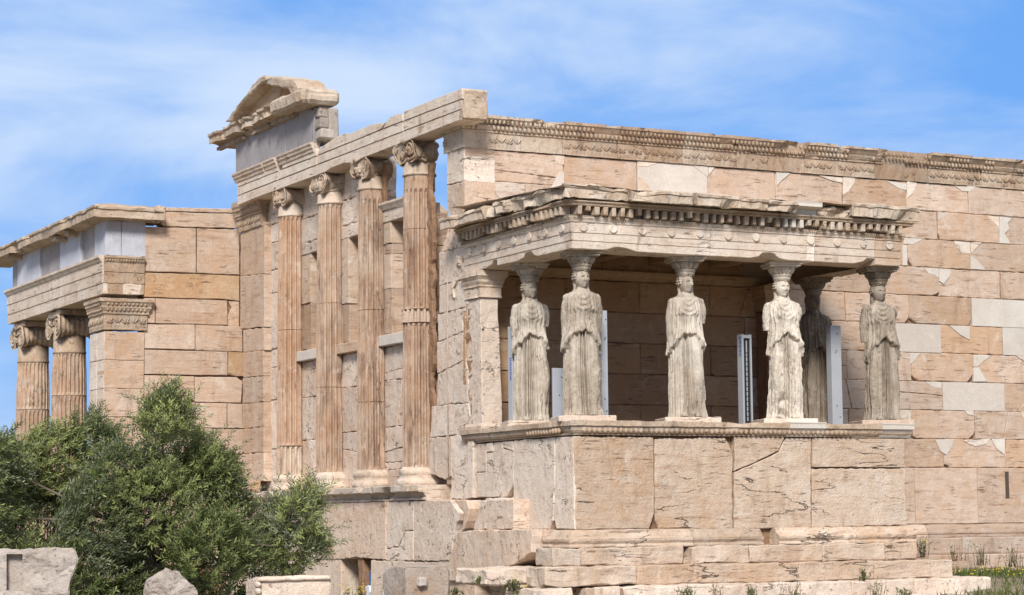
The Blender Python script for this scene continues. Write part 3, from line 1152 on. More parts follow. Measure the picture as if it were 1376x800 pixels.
def west_wall():
    root = thing('marble_wall', (0.3, 6, 0.1), 'marble wall with window openings set behind the row of tall half columns', 'wall')
    blocks = MB()
    fr = WF(XW)
    # ---- lower bay walls (below the sills), per bay blocks; u = -Y
    bays = [(9.92, 8.20), (8.20, 6.05), (6.05, 3.98), (3.98, 1.88)]
    zs = [[2.3, 3.35, 4.35, 4.95], [2.3, 3.32, 4.20, 4.95], [2.3, 3.40, 4.28, 4.95], [2.3, 2.75, 3.42, 4.30, 4.95]]
    for bi, (ya, yb) in enumerate(bays):
        if bi == 0:
            continue
        for z0, z1 in zip(zs[bi], zs[bi][1:]):
            for hq in split_quad(-ya + 0.05, z0 + 0.004, -yb - 0.05, z1 - 0.004):
                poly_block(blocks, fr, hq, rnd.uniform(-.015, .01), 0.45, 0.012, T(0.45, 0.2, 0.6, 0.1), 0.012, 0.08)
    # bay 0: full height
    zz = [2.3, 3.2, 4.25, 4.95, 5.35, 5.95, 6.55, 7.05, 7.65, 8.05, 8.72]
    for z0, z1 in zip(zz, zz[1:]):
        poly_block(blocks, fr, rect(-9.98, z0 + 0.004, -8.25, z1 - 0.004), rnd.uniform(-.02, .02), 0.45, 0.014, T(0.30, 0.2, 0.55, 0.12), 0.010, 0.15)
    # short remnant right of the nearest column
    for q in ([(577, 576), (590, 576), (590, 606), (577, 606)], [(577, 607), (604, 606), (600, 640), (577, 640)]):
        poly_block(blocks, fr, [pw(*a, XW) for a in q], 0, 0.4, 0.015, T(0.2), 0.012, 0.12)
    blocks.build('lower_wall_blocks', PINK, root)
    # ---- window zone
    jam, pk, up = MB(), MB(), MB()
    frj = WF(XW - 0.01)
    win = {1: (7.42, 6.62, 7.16), 2: (5.42, 4.60, 7.26), 3: (3.38, 2.55, 7.33)}    # bay -> opening north Y, south Y, top
    for bi, (yn, ys, zt) in win.items():
        ya, yb = bays[bi]
        zmid = 5.18
        # jamb piers, north (visible reveal) and south, white upper part and old pinkish lower part
        for (y0, y1, tag_) in ((ya - 0.15, yn, 'n'), (ys, yb + 0.1, 's')):
            cuts = [zmid, 6.15 if bi == 1 else 5.95, zt] if bi != 3 else [zmid, 6.05, 6.72, 6.92, zt]
            for k, (z0, z1) in enumerate(zip(cuts, cuts[1:])):
                newp = (k == len(cuts) - 2 and tag_ == 'n') or (bi == 3 and k == 1)
                mb = jam if newp else pk
                poly_block(mb, frj, rect(-y0, z0 + 0.003, -y1, z1 - 0.003), 0.0 if newp else -0.02, 0.50, 0.010, T(0.75 if newp else 0.7, 0.15, 0.6 if newp else 0.36, 0.06), 0.004 if newp else 0.014, 0.12)
            # inner lining pieces of the north reveal: slots and ragged edge
            if tag_ == 'n':
                for k in range(7):
                    z0 = zmid + (zt - zmid) * k / 7
                    box(pk, (0.42, y1 - 0.10 + 0.05 * nz(k * 1.7, bi, 0), z0), (0.72, y1 + 0.02, z0 + (zt - zmid) / 7 - 0.01), T(0.6, 0.15, 0.42), 0.02, 0.15)
        # lintel
        if bi == 3:
            poly_block(jam, frj, rect(-3.95, zt + 0.002, -2.2, 7.56), 0.02, 0.5, 0.012, T(0.3, 0.1, 0.6, 0.05), 0.003, 0.3)
            sweep(jam, mpath([(XW - 0.03, 3.95), (XW - 0.03, 2.2)]), [(0, 7.565), (0.03, 7.565), (0.05, 7.60), (0.09, 7.66), (0.09, 7.70), (0, 7.705)], T(0.3, 0.1, 0.6), 0.2, 0.005)
        else:
            # ragged lintel and wall blocks up to the architrave
            poly_block(jam if bi == 2 else up, frj, rect(-ya + 0.25, zt + 0.003, -yb - 0.2, zt + 0.26), 0.005, 0.5, 0.02, T(0.3, 0.1, 0.6), 0.02, 0.12)
            zl = zt + 0.265
            for z0, z1, h in ((zl, zl + 0.52, 0.2), (zl + 0.52, 8.70, 0.15)):
                if bi == 1:
                    gap = 0.30 if z1 > 8.3 else 0.0
                else:
                    gap = 0.0
                poly_block(up, fr, rect(-ya + 0.20, z0 + 0.004, -yb - 0.12 - gap * 1.6, z1 - 0.004), rnd.uniform(-.02, .01), 0.42, 0.02, T(h, 0.1, 0.62, 0.08), 0.018, 0.10)
    pk.roughen(0.028, 4)
    pk.build_split('old_window_jamb', TAN, root)
    jam.build_split('new_window_frame', CREAM, root)
    up.roughen(0.008, 4)
    up.build_split('upper_wall_block', PINK, root)
    # torn wall left standing behind the columns (piers of rough brown stone)
    tw = MB()
    for (ya_, yb_, za, zb_) in ((1.74, 1.36, 3.25, 8.15), (3.80, 3.48, 7.7, 8.5)):
        m2 = MB()
        box(m2, (0.03, yb_, za), (0.11, ya_, zb_), T(0.55, 0.15, 0.5, 0.05), 0.01, 0.07)
        for q_, v_ in enumerate(m2.v):
            if v_[1] < (ya_ + yb_) / 2:
                m2.v[q_] = (v_[0], v_[1] + 0.16 * nz(v_[2] * 1.6, yb_, 2.0) + 0.08 * nz(v_[2] * 5.0, yb_, 7.0), v_[2])
        m2.roughen(0.02, 6)
        tw.add(m2.v, m2.f, m2.t[0])
    tw.build_split('torn_wall_edge', BROWNROCK, root)
    # window sills
    for bi, lab in ((1, 0), (2, 1), (3, 2)):
        ya, yb = bays[bi]
        sb = MB()
        y0, y1 = ya - 0.15, yb + 0.12
        box(sb, (-0.03, y1, 4.955), (0.55, y0, 5.16), (0.25 if lab != 1 else 0.7, 0.66, 0.2 * bi), 0.012, 0.2)
        sb.roughen(0.006, 5)
        sb.build('window_sill', (NEWM, TAN, NEWM)[lab], root)
    # ---- stylobate
    st = MB()
    XS = -0.47
    J = [11.55, 10.3, 8.7, 7.2, 5.2, 3.1, 1.6, 0.98]
    for a, b in zip(J, J[1:]):
        sd_ = rnd.random() * 30
        sweep(st, mpath([(XS + 0.30, a - 0.004), (XS + 0.30, b + 0.004)]), [(-0.4, 2.02), (0.17, 2.02), (0.17, 2.05), (0.14, 2.07), (0.16, 2.10), (0.20, 2.155), (0.29, 2.165), (0.30, 2.18), (0.30, 2.275), (0.285, 2.29), (-0.4, 2.292)], T(0.4, 0.1, 0.58), 0.10, 0.008,
              lambda s, o, z, sd_=sd_: (o - max(0, nz(s * 2.5, z * 6, sd_) - 0.28) * 0.25 * (1 if o > 0.1 else 0), z))
    st.build('stylobate', CREAM, root)
    return root


west_wall()


def nw_pilaster():
    root = thing('pilaster', (0.0, 10.6, 2.3), 'flat honey-coloured pilaster between the side wall and the first half column', 'pilaster')
    mb = MB()
    fr = WF(-0.06)
    cuts = [(300, 369.5, 322.5, 355, 0.8), (370, 441, 323, 355.5, 0.55), (442, 472, 327, 355, 0.6), (472.5, 506.5, 327, 354, 0.75), (507, 541, 326, 354, 0.5), (541.5, 575, 325, 354, 0.5), (575.5, 609, 325, 354.5, 0.6), (609.5, 648, 325, 355, 0.62)]
    for (y0, y1, xa, xb, h) in cuts:
        q = [(xa, y0 + 1.5), (xb, y0 - 1.5), (xb, y1 - 1.5), (xa, y1 + 1.5)]
        poly_block(mb, fr, [pw(*a, -0.06) for a in q], rnd.uniform(-0.01, 0.008), 0.75, 0.012, T(h, 0.08, 0.55, 0.1), 0.012, 0.12)
    mb.build_split('shaft_block', TAN, root)
    cp = MB()
    y0, y1 = 11.48, 9.88
    z0 = 8.05
    sweep(cp, mpath([(-0.06, 11.36), (-0.06, 9.86), (0.6, 9.86)]), [(0, z0), (0.03, z0), (0.03, z0 + 0.015), (0.022, z0 + 0.02), (0.022, z0 + 0.28), (0.05, z0 + 0.29), (0.05, z0 + 0.32), (0.04, z0 + 0.33), (0.09, z0 + 0.40), (0.09, z0 + 0.42), (0.08, z0 + 0.43), (0.14, z0 + 0.53), (0.15, z0 + 0.55), (0.15, z0 + 0.66), (0, z0 + 0.67)], (0.6, 0.5, 0.3), 0.10, 0.010)
    for i, (x, y, nx, ny, dx, dy) in enumerate(along([(-0.06, 11.36), (-0.06, 9.86)], 0.17)):
        palmette(cp, x + nx * 0.02, y + ny * 0.02, nx, ny, dx, dy, z0 + 0.02, 0.25, 0.16, (0.6, 0.5, 0.3), i % 2 == 1)
    for (x, y, nx, ny, dx, dy) in along([(-0.06, 11.36), (-0.06, 9.86)], 0.09):
        for (o, z) in ((0.065, z0 + 0.37), (0.11, z0 + 0.485)):
            ellipsoid(cp, (x + nx * o, y + ny * o, z), (Vector((dx, dy, 0)) * 0.03, Vector((nx, ny, 0)) * 0.03, Vector((0, 0, 0.04))), 6, 4, (0.6, 0.5, 0.3))
    cp.roughen(0.008, 5)
    cp.build('capital', CARVE, root)
    ft = MB()
    sweep(ft, mpath([(-0.06, 11.45), (-0.06, 9.9)]), [(0, 2.30), (0.12, 2.30), (0.13, 2.36), (0.10, 2.40), (0.06, 2.43), (0.07, 2.50), (0.03, 2.53), (0, 2.54)], (0.6, 0.55, 0.2), 0.1, 0.01)
    ft.build('base', OCHRE, root)


nw_pilaster()


def west_lower():
    root = thing('foundation_wall', (-0.3, 5, 0.0), 'cracked grey-pink foundation wall with a dark opening under the row of columns', 'wall')
    mb = MB()
    X = -0.30
    fr = WF(X)

    def P(*q):
        return [pw(a, b, X) for a, b in q]
    polys = [
        (P((300, 683), (437, 677), (437, 752), (300, 757)), 0.02), (P((300, 758), (458, 751), (458, 830), (300, 830)), 0.0),
        (P((438.5, 676), (519.5, 673.5), (519.5, 752), (499, 751), (480, 748.5), (462, 751.5), (438.5, 752)), 0.02),
        (P((520.5, 673.5), (556, 673), (556, 713), (546, 713), (535, 735), (520.5, 737)), 0.01),
        (P((546, 714), (556, 713.5), (556, 753.5), (520.5, 754), (520.5, 738), (536, 735)), 0.012),
        (P((557, 673), (606, 672), (619, 690), (612, 712), (608, 745), (604, 754), (557, 754)), 0.02),
        (P((607, 672), (622, 672), (626, 684), (623, 700), (616, 716), (620, 690)), -0.06),
        (P((499, 753), (557, 755), (557, 830), (499, 830)), 0.01),
        (P((558, 755), (604, 755), (607, 775), (600, 830), (558, 830)), 0.0),
        (P((646, 673), (690, 671), (690, 712), (636, 712)), 0.0),
        (P((622, 716), (636, 713), (722, 712), (722, 742), (700, 757), (627, 780), (606, 780), (612, 748)), 0.10),
        (P((606, 781), (640, 779), (640, 830), (600, 830)), 0.02),
    ]
    for q, n0 in polys:
        poly_block(mb, fr, q, n0, 0.5, 0.012, T(0.42, 0.15, 0.58, 0.07), 0.014, 0.10)
    mb.build('foundation_blocks', PINK, root)
    # sides and dark back of the opening
    dk = MB()
    poly_block(dk, WF(X + 0.9), rect(-7.5, -0.2, -2.0, 1.9), 0, 0.1, 0.0, (0.5, 0.2, 0), 0, 1)
    box(dk, (X + 0.02, 5.62, -0.2), (X + 0.9, 5.9, 1.0), (0.5, 0.3, 0.2), 0.02, 0.2)
    box(dk, (X + 0.02, 3.9, -0.2), (X + 0.9, 4.15, 1.0), (0.5, 0.3, 0.4), 0.02, 0.2)
    box(dk, (X + 0.05, 3.9, 1.0), (X + 0.9, 5.9, 1.3), (0.5, 0.3, 0.4), 0.02, 0.2)
    dk.roughen(0.02, 4)
    dk.build('opening_lining', BROWNROCK, root)
    core = MB()
    box(core, (X + 0.46, 5.95, -0.2), (0.3, 11.5, 2.0), T(0.4), 0)
    box(core, (X + 0.46, -3.0, -0.2), (0.3, 3.85, 2.0), T(0.4), 0)
    core.build('wall_core', BROWNROCK, root)


west_lower()


def west_entablature():
    root = thing('architrave', (0, 6, 8.73), 'broken pale three-banded architrave carried by the row of tall columns', 'architrave')
    X = -0.33
    mb = MB()

    def P(q, n):
        return [pw(a, b, X - n) for a, b in q]
    # three fasciae, each a little proud of the one below; px outlines
    fr = WF(X)
    bot = [(319, 276), (341, 266.6), (419, 238), (437, 231), (444, 226), (462, 219), (470, 219), (560, 184), (585, 174), (620, 160.5), (620.5, 146.8), (540, 177.5), (459.5, 209), (400, 232.5), (319, 263.8)]
    poly_block(mb, fr, P(bot, 0), 0.0, 0.46, 0.006, (0.28, 0.66, 0.12), 0.003, 0.3)
    for q, n, t in (([(319, 263.0), (372.5, 242), (372.5, 230.8), (319, 252)], 0.015, 0.2), ([(373.5, 241.6), (425, 221.5), (425, 210.2), (373.5, 230.5)], 0.015, 0.33), ([(426, 221), (541, 176.5), (541, 163.5), (470, 192), (426, 209.8)], 0.015, 0.5), ([(542, 176), (620.5, 146), (620.5, 133.5), (542, 163)], 0.015, 0.6),
                    ([(319, 251.2), (372.5, 230), (372.5, 219), (352, 227), (319, 240)], 0.03, 0.3), ([(379, 227), (425, 209.2), (424, 200), (412, 198), (402, 204), (386, 208), (380, 218)], 0.03, 0.7),
                    ([(426, 208.8), (470, 191.2), (506, 176.3), (512, 173), (518, 165), (500, 167), (472, 179), (462, 180), (452, 184), (430, 199)], 0.03, 0.1), ([(515, 172.5), (541, 162.7), (540, 153), (535, 153), (525, 157), (519, 164)], 0.03, 0.4),
                    ([(542, 162.3), (620.5, 132.7), (620.5, 118.7), (543, 149.5)], 0.03, 0.9)):
        poly_block(mb, fr, P(q, n), n, 0.46 + n, 0.006, (0.28 + 0.1 * nz(t * 9, 0, 0), 0.64 + 0.1 * nz(t * 20, 1, 0), t), 0.004, 0.2)
    mb.build_split('architrave_block', CREAM, root)
    ee = MB()
    e0, e1 = on_x(620.6, 146, X - 0.03), on_x(620.6, 119, X - 0.03)
    zlo = pw(620, 161, X)[1]
    box(ee, (X + 0.005, e0.y - 0.012, zlo + 0.01), (X + 0.47, e0.y + 0.3, e1.z - 0.01), (0.62, 0.5, 0.4), 0.02, 0.06)
    ee.roughen(0.018, 7)
    ee.build('broken_end', CARVE, root)
    # crown moulding under the frieze
    cm = MB()
    for (a, b) in (((318, 237), (357, 222)), ((359, 221), (374, 215)), ((378, 212), (424, 191))):
        ya, yb = on_x(*a, X).y, on_x(*b, X).y
        sweep(cm, mpath([(X + 0.1, ya), (X + 0.1, yb)]), [(0, 9.065), (0.15, 9.065), (0.16, 9.095), (0.15, 9.115), (0.19, 9.155), (0.19, 9.185), (0.22, 9.225), (0.22, 9.260), (0, 9.265)], T(0.55, 0.1, 0.6), 0.12, 0.008)
    cm.build_split('crown_moulding', CREAM, root)
    # dark grey frieze slabs
    fz = MB()
    Xf = X - 0.05
    frf = WF(Xf)
    for q, t in (([(316.5, 238), (337, 229.5), (337, 177), (316.5, 190)], 0.1), ([(337.3, 229.5), (383.5, 211), (383.5, 157), (337.3, 177)], 0.35), ([(384, 211), (421, 192), (423, 148), (412, 146), (384, 157)], 0.7)):
        poly_block(fz, frf, [pw(a, b, Xf) for a, b in q], rnd.uniform(-.006, .006), 0.18, 0.008, (0.4, 0.5, t), 0.003, 0.3)
    fz.build_split('frieze_slab', ELEU, root)
    fb = MB()
    y0, y1 = on_x(317, 230, Xf).y, on_x(440, 160, Xf).y
    box(fb, (Xf + 0.19, y1 + 0.35, 9.26), (Xf + 0.40, y0 - 0.05, 9.915), T(0.4), 0.03, 0.3)
    # stacked broken stubs at the south end of the frieze
    for (a, z0, z1, w) in ((0.32, 9.28, 9.48, 0.35), (0.40, 9.49, 9.72, 0.35), (0.46, 9.73, 9.96, 0.35)):
        box(fb, (Xf + 0.01, y1 + 0.02 + a, z0), (Xf + 0.30, y1 + a + w, z1), T(0.35, 0.1, 0.45), 0.03, 0.12)
    fb.roughen(0.02, 4)
    fb.build('frieze_backing', ROUGHROCK, root)
    # cornice (geison) and the pediment corner
    gs = MB()
    yN, yS = 11.55, 5.75
    brk = [yN, 10.6, 9.55, 8.35, 7.55]
    for i, (a, b) in enumerate(zip(brk, brk[1:])):
        sd_ = i * 9.1
        sweep(gs, mpath([(Xf + 0.15, a - 0.004), (Xf + 0.15, b + 0.004)]), [(-0.4, 9.995), (0.18, 9.995), (0.20, 10.035), (0.26, 10.065), (0.40, 10.085), (0.41, 10.065), (0.44, 10.065), (0.44, 10.195), (0.48, 10.225), (0.48, 10.275), (0.10, 10.315), (-0.4, 10.315)], T(0.4, 0.12, 0.6), 0.09, 0.012,
              lambda s, o, z, sd_=sd_: (o - max(0, nz(s * 3.1, z * 4, sd_) - 0.05) * 0.40 * (1 if o > 0.35 else 0), z))
    # rough southern cornice block
    box(gs, (Xf - 0.40, yS, 9.995), (Xf + 0.42, 7.52, 10.295), (0.3, 0.45, 0.77), 0.06, 0.12)
    box(gs, (Xf - 0.30, yS - 0.05, 9.98), (Xf + 0.4, yS + 0.62, 10.215), (0.3, 0.45, 0.37), 0.08, 0.12)
    gs.roughen(0.03, 2.6)
    gs.build('cornice', CARVE, root)
    # dentil strip under the cornice
    dn = MB()
    for (x, y, nx, ny, dx, dy) in along([(Xf, 11.6), (Xf, 6.9)], 0.10):
        if nz(y * 1.4, 2.0, 0) > -0.25:
            box(dn, (x - 0.10, y - 0.03, 9.925), (x + 0.02, y + 0.03, 9.995), (0.4, 0.4, 0.3), 0.005)
    dn.build_split('dentil', CARVE, root)
    # pediment: raking block over tympanum
    pd = MB()

    def Q(*q):
        return [pw(a, b, Xf - 0.30) for a, b in q]
    rk = Q((302, 164), (310, 152), (321, 139), (336, 118), (346, 105), (353, 101.5), (362, 104), (366, 107), (349, 113), (333, 130), (318, 149), (310, 163))
    poly_block(pd, WF(Xf - 0.30), rk, 0, 0.85, 0.03, (0.35, 0.5, 0.3), 0.02, 0.12)
    rk2 = Q((362, 104), (368, 103), (388, 105), (398, 110), (401, 118), (400, 127), (392, 131), (386, 119), (366, 116), (355, 113))
    poly_block(pd, WF(Xf - 0.30), rk2, 0, 0.6, 0.03, (0.35, 0.5, 0.6), 0.02, 0.12)
    pd.roughen(0.02, 3.5)
    pd.build_split('raking_cornice', CARVE, root)
    ty = MB()

    def Q2(*q):
        return [pw(a, b, Xf) for a, b in q]
    poly_block(ty, WF(Xf), Q2((310, 167), (352, 150), (372, 142), (378, 117), (360, 112), (346, 119), (325, 145)), 0, 0.35, 0.02, (0.35, 0.6, 0.1), 0.01, 0.2)
    poly_block(ty, WF(Xf), Q2((372, 142), (397, 131), (399, 120), (379, 117)), -0.03, 0.35, 0.02, (0.9, 0.6, 0.4), 0.01, 0.2)
    ty.build_split('tympanum_block', OCHRE, root)


west_entablature()


def back_walls():
    root = thing('ruined_wall', (8, 11.6, 0.1), 'ruined rear wall of the temple glimpsed through the window openings', 'wall')
    mb = MB()
    fr = SF(11.7)
    z = 1.0
    c = 0
    while z < 8.6:
        h = 0.55
        x = 0.8 + (0.7 if c % 2 else 0)
        while x < 20:
            w = rnd.uniform(1.0, 1.6)
            if z > 7.8 and nz(x * 0.5, 4, 1) > 0.15:
                x += w
                continue
            poly_block(mb, fr, rect(x, z, x + w - 0.01, z + h - 0.01), rnd.uniform(-.03, .03), 0.5, 0.02, T(0.5, 0.2, 0.5, 0.15), 0.015, 0.15)
            x += w
        z += h
        c += 1
    # a low gable of rubble seen past the nearest column
    for q in ([(524, 291), (530, 277), (546, 268), (556, 270), (556, 300), (524, 300)], [(578, 276), (590, 273), (602, 284), (604, 300), (578, 300)], [(578, 301), (604, 300), (604, 330), (578, 330)]):
        poly_block(mb, fr, [ps(*a, 11.6) for a in q], 0.1, 0.5, 0.02, T(0.8, 0.1, 0.6), 0.02, 0.2)
    mb.build('wall_blocks', TAN, root)


back_walls()

# ------------------------------------------------------------------ statue porch
PX1, PY0 = 6.52, -3.89
ZF = 3.215       # porch floor


def porch_podium():
    root = thing('podium', (3.2, -2, 0.5), 'big cracked marble podium with a carved egg moulding that carries the six statues', 'podium')
    co = MB()
    box(co, (0.09, PY0 + 0.09, 0.2), (PX1 - 0.09, 0.05, 3.03), T(0.5), 0)
    co.build('podium_core', BROWNROCK, root)
    fr = SF(PY0)
    Y = PY0

    def P(q, yy=Y):
        return [ps(a, b, yy) for a, b in q]
    mb, pk = MB(), MB()
    poly_block(mb, fr, P([(771, 587), (877.5, 588), (878, 610), (879, 690), (876, 700), (872, 711.5), (773, 712)]), 0.02, 0.14, 0.02, (0.60, 0.55, 0.13), 0.010, 0.1)
    poly_block(mb, fr, P([(880.5, 590), (974, 588), (980, 596), (985, 608), (985, 711), (886, 711), (881.5, 700), (880.5, 680)]), 0.0, 0.14, 0.02, (0.50, 0.6, 0.43), 0.012, 0.1)
    poly_block(mb, fr, P([(986.5, 588), (1054, 588), (1046, 606), (1030, 614), (1006, 625), (987, 633)]), 0.015, 0.14, 0.012, (0.55, 0.6, 0.73), 0.008, 0.1)
    poly_block(mb, fr, P([(987, 634.5), (1007, 626.5), (1031, 615.5), (1047, 607), (1056, 589), (1090, 589), (1090, 709), (987, 711)]), 0.0, 0.14, 0.014, (0.42, 0.62, 0.83), 0.010, 0.1)
    poly_block(mb, fr, P([(1091.5, 589), (1215, 590), (1215.5, 628.3), (1091.5, 627.8)]), 0.014, 0.14, 0.006, (0.45, 0.58, 0.23), 0.003, 0.2)
    poly_block(mb, fr, P([(1091.5, 630), (1215, 630), (1216, 672), (1221, 706), (1091.5, 709)]), 0.0, 0.14, 0.016, (0.40, 0.62, 0.33), 0.010, 0.1)
    # west side
    frw = WF(0.0)

    def W(q, x=0.0):
        return [pw(a, b, x) for a, b in q]
    poly_block(pk, frw, W([(691, 592), (746, 588), (746, 648), (744, 700), (738, 711.5), (697, 712), (694, 704), (690, 690)]), 0.012, 0.14, 0.016, (0.15, 0.55, 0.15), 0.010, 0.1)
    poly_block(pk, frw, W([(747.5, 588), (771, 586.5), (773, 711.5), (748, 711.5), (746, 700)]), 0.012, 0.14, 0.016, (0.20, 0.62, 0.55), 0.008, 0.1)
    poly_block(pk, frw, W([(640, 597), (653, 596), (653, 634), (640, 635)]), 0.0, 0.14, 0.01, (0.35, 0.6, 0.1), 0.004, 0.1)
    poly_block(pk, frw, W([(654, 596), (662, 595), (662, 607), (654, 608)]), 0.01, 0.14, 0.01, (0.15, 0.6, 0.3), 0.004, 0.1)
    poly_block(pk, frw, W([(654, 609), (663, 608), (664, 595), (674, 594), (676, 603), (690, 607), (690, 650), (680, 668), (640, 669), (640, 636), (654, 634)]), 0.0, 0.14, 0.012, (0.22, 0.6, 0.6), 0.008, 0.1)
    poly_block(pk, frw, W([(675, 594), (690, 593), (690, 606), (677, 602)]), 0.012, 0.14, 0.01, (0.5, 0.6, 0.9), 0.004, 0.1)
    poly_block(pk, frw, W([(654, 670), (690, 669), (692, 690), (693, 705), (690, 712), (634, 713)]), 0.03, 0.14, 0.02, (0.15, 0.6, 0.7), 0.012, 0.1)
    poly_block(pk, frw, W([(631.5, 590), (639, 590), (639, 669), (631.5, 670)]), 0.05, 0.16, 0.012, (0.2, 0.62, 0.2), 0.004, 0.15)
    # east side
    fe = lambda u, v, n: (PX1 + n, u, v)
    poly_block(pk, fe, rect(PY0 + 0.01, 1.49, -1.9, 3.0), 0, 0.1, 0.012, T(0.4), 0.01, 0.2)
    poly_block(pk, fe, rect(-1.89, 1.49, -0.02, 3.0), 0, 0.1, 0.012, T(0.4), 0.01, 0.2)
    mb.build_split('orthostat', PODIUM, root)
    pk.build_split('west_orthostat', PINK, root)
    # crowning moulding with eggs
    cr = MB()
    path = [(0.0, 0.0), (0.0, PY0), (PX1, PY0), (PX1, 0.0)]

    def prof():
        return [(-0.3, 2.985), (0.02, 2.985), (0.03, 3.0), (0.02, 3.012), (0.05, 3.02), (0.085, 3.055), (0.10, 3.10), (0.10, 3.125), (0.135, 3.13), (0.135, ZF - 0.008), (0.12, ZF), (-0.3, ZF)]

    def er(s, o, z):
        w = nz(s * 0.8, 3.0, 1.0) + 0.6 * nz(s * 3.0, 9.0, z * 5)
        if o > 0.03:
            o = o - max(0, w - 0.25) * 0.16 - (0.03 if 3.2 < s < 3.8 else 0)
        if z > 3.2:
            z -= max(0, nz(s * 2.2, 1, 8) - 0.1) * 0.06
        return o, z
    sweep(cr, mpath(path), prof(), (0.55, 0.55, 0.3), 0.07, 0.006, er)
    for (x, y, nx, ny, dx, dy) in along(path, 0.095):
        if x > PX1 - 0.05:
            continue
        if ny > -0.5 and y > -2.4:
            continue
        if nz(x * 0.9 + 4, y * 0.9, 5) < 0.35:
            ellipsoid(cr, (x + nx * 0.085, y + ny * 0.085, 3.062), (Vector((dx, dy, 0)) * 0.036, Vector((nx, ny, 0)) * 0.035, Vector((0, 0, 0.046))), 7, 5, (0.65, 0.5, 0.3))
    cr.roughen(0.004, 8)
    cr.build('egg_moulding', CARVE, root)
    # new pale inserts of the moulding
    ni = MB()
    for (xa, xb) in ((4.05, 4.78), (5.95, 6.62)):
        sweep(ni, mpath([(xa, PY0), (xb, PY0)]), [(-0.2, 2.99), (0.03, 2.99), (0.06, 3.03), (0.10, 3.09), (0.11, 3.12), (0.15, 3.13), (0.15, 3.205), (0.16, 3.21), (0.16, 3.232), (-0.2, 3.235)], (0.3, 0.6, xa), 0.2, 0.002)
    ni.build_split('repair_moulding', NEWM, root)
    # base moulding
    bm_ = MB()
    tot = [(-0.05, -2.6), (-0.05, PY0 - 0.03), (2.08, PY0 - 0.03)]
    pr = [(-0.3, 1.20), (0.16, 1.20), (0.165, 1.22), (0.14, 1.255), (0.15, 1.27), (0.17, 1.30), (0.17, 1.335), (0.13, 1.36), (0.09, 1.42), (0.05, 1.46), (0.02, 1.478), (-0.3, 1.48)]

    def er2(s, o, z):
        return (o - max(0, nz(s * 1.1, z * 3, 6) + 0.4 * nz(s * 4, z * 8, 2) - 0.12) * 0.22 if o > 0.05 else o), z
    sweep(bm_, mpath(tot), pr, (0.35, 0.62, 0.3), 0.10, 0.008, er2)
    for a, b in ((2.09, 3.45), (3.75, 5.30), (5.31, PX1 + 0.05)):
        sweep(bm_, mpath([(a, PY0 - 0.03), (b, PY0 - 0.03)]), pr, T(0.5, 0.1, 0.6), 0.10, 0.008, er2)
    bm_.build('base_moulding', PODIUM, root)
    return root


porch_podium()


def steps():
    root = thing('steps', (3, -4.4, 0.2), 'worn marble steps below the statue podium with weeds growing from the joints', 'steps')
    a, b, c = MB(), MB(), MB()

    def bar(mb, x0, x1, y0, y1, z0, z1, t, am=0.03, sub=0.10):
        m2 = MB()
        box(m2, (x0 + .004, y0, z0 + 0.004), (x1 - 0.004, y1, z1), t, 0.018, sub)
        m2.roughen(am, 2.8, x0)
        mb.v and None
        o = len(mb.v)
        mb.v += m2.v
        mb.f += [tuple(i + o for i in f) for f in m2.f]
        mb.t += m2.t
        mb.m += m2.m
        mb.sm += m2.sm
        mb.ch.append((o, len(mb.v), len(mb.f) - len(m2.f), len(mb.f)))
    # first step
    for x0, x1, t in ((-0.55, -0.05, (0.1, 0.4, .1)), (-0.05, 1.85, (0.35, 0.62, .3)), (2.0, 3.10, (0.4, 0.62, .5)), (3.10, 4.55, (0.42, 0.62, .7)), (4.55, 5.85, (0.40, 0.6, .2)), (5.85, PX1 + 0.0, (0.55, 0.6, .8))):
        bar(a, x0, x1, PY0 - 0.28, PY0 + 0.3, 0.91, 1.195, t)
    bar(a, 1.86, 2.35, PY0 - 0.24, PY0 + 0.3, 0.915, 1.03, (0.4, 0.6, .9), 0.035)
    # second step
    for x0, x1, t in ((-0.85, 0.75, (0.3, 0.62, .15)), (0.75, 3.85, (0.62, 0.58, .35)), (3.85, 5.35, (0.5, 0.58, .55)), (5.35, 6.55, (0.5, 0.6, .75)), (6.55, 7.0, (0.45, 0.6, .95))):
        bar(b, x0, x1, PY0 - 0.62, PY0 + 0.1, 0.60, 0.905, t, 0.025 if x0 > 0 else 0.05)
    # third course
    for x0, x1, t in ((-1.3, -0.6, (0.2, 0.6, .2)), (-0.2, 0.25, (0.6, 0.6, .4)), (0.3, 2.0, (0.3, 0.64, .6)), (2.0, 2.9, (0.35, 0.5, .8)), (2.9, 4.6, (0.3, 0.5, .1)), (4.6, 5.9, (0.3, 0.52, .3)), (5.9, 7.5, (0.2, 0.62, .5))):
        bar(c, x0, x1, PY0 - 1.0, PY0 - 0.1, 0.26, 0.595, t, 0.035)
    for x0, x1, t in ((-1.2, 1.0, (0.3, 0.5, .2)), (1.0, 3.2, (0.3, 0.5, .4)), (3.2, 5.5, (0.3, 0.5, .6)), (5.5, 8.6, (0.2, 0.6, .8))):
        bar(c, x0, x1, PY0 - 1.3, PY0 - 0.4, -0.05, 0.255 + 0.1 * (x0 > 5), t, 0.05)
    a.build_split('upper_step', PODIUM, root)
    b.build_split('middle_step', PODIUM, root)
    c.build_split('lower_step', PINK, root)
    # foundation stones at the west corner
    d = MB()
    bar(d, -1.35, 0.1, PY0 + 0.45, PY0 + 1.6, 0.62, 0.88, (0.25, 0.62, 0.3), 0.04)
    bar(d, -0.9, 0.0, PY0 + 0.2, PY0 + 1.2, 0.30, 0.62, (0.5, 0.4, 0.6), 0.05)
    d.build_split('corner_stone', PINK, root)


steps()


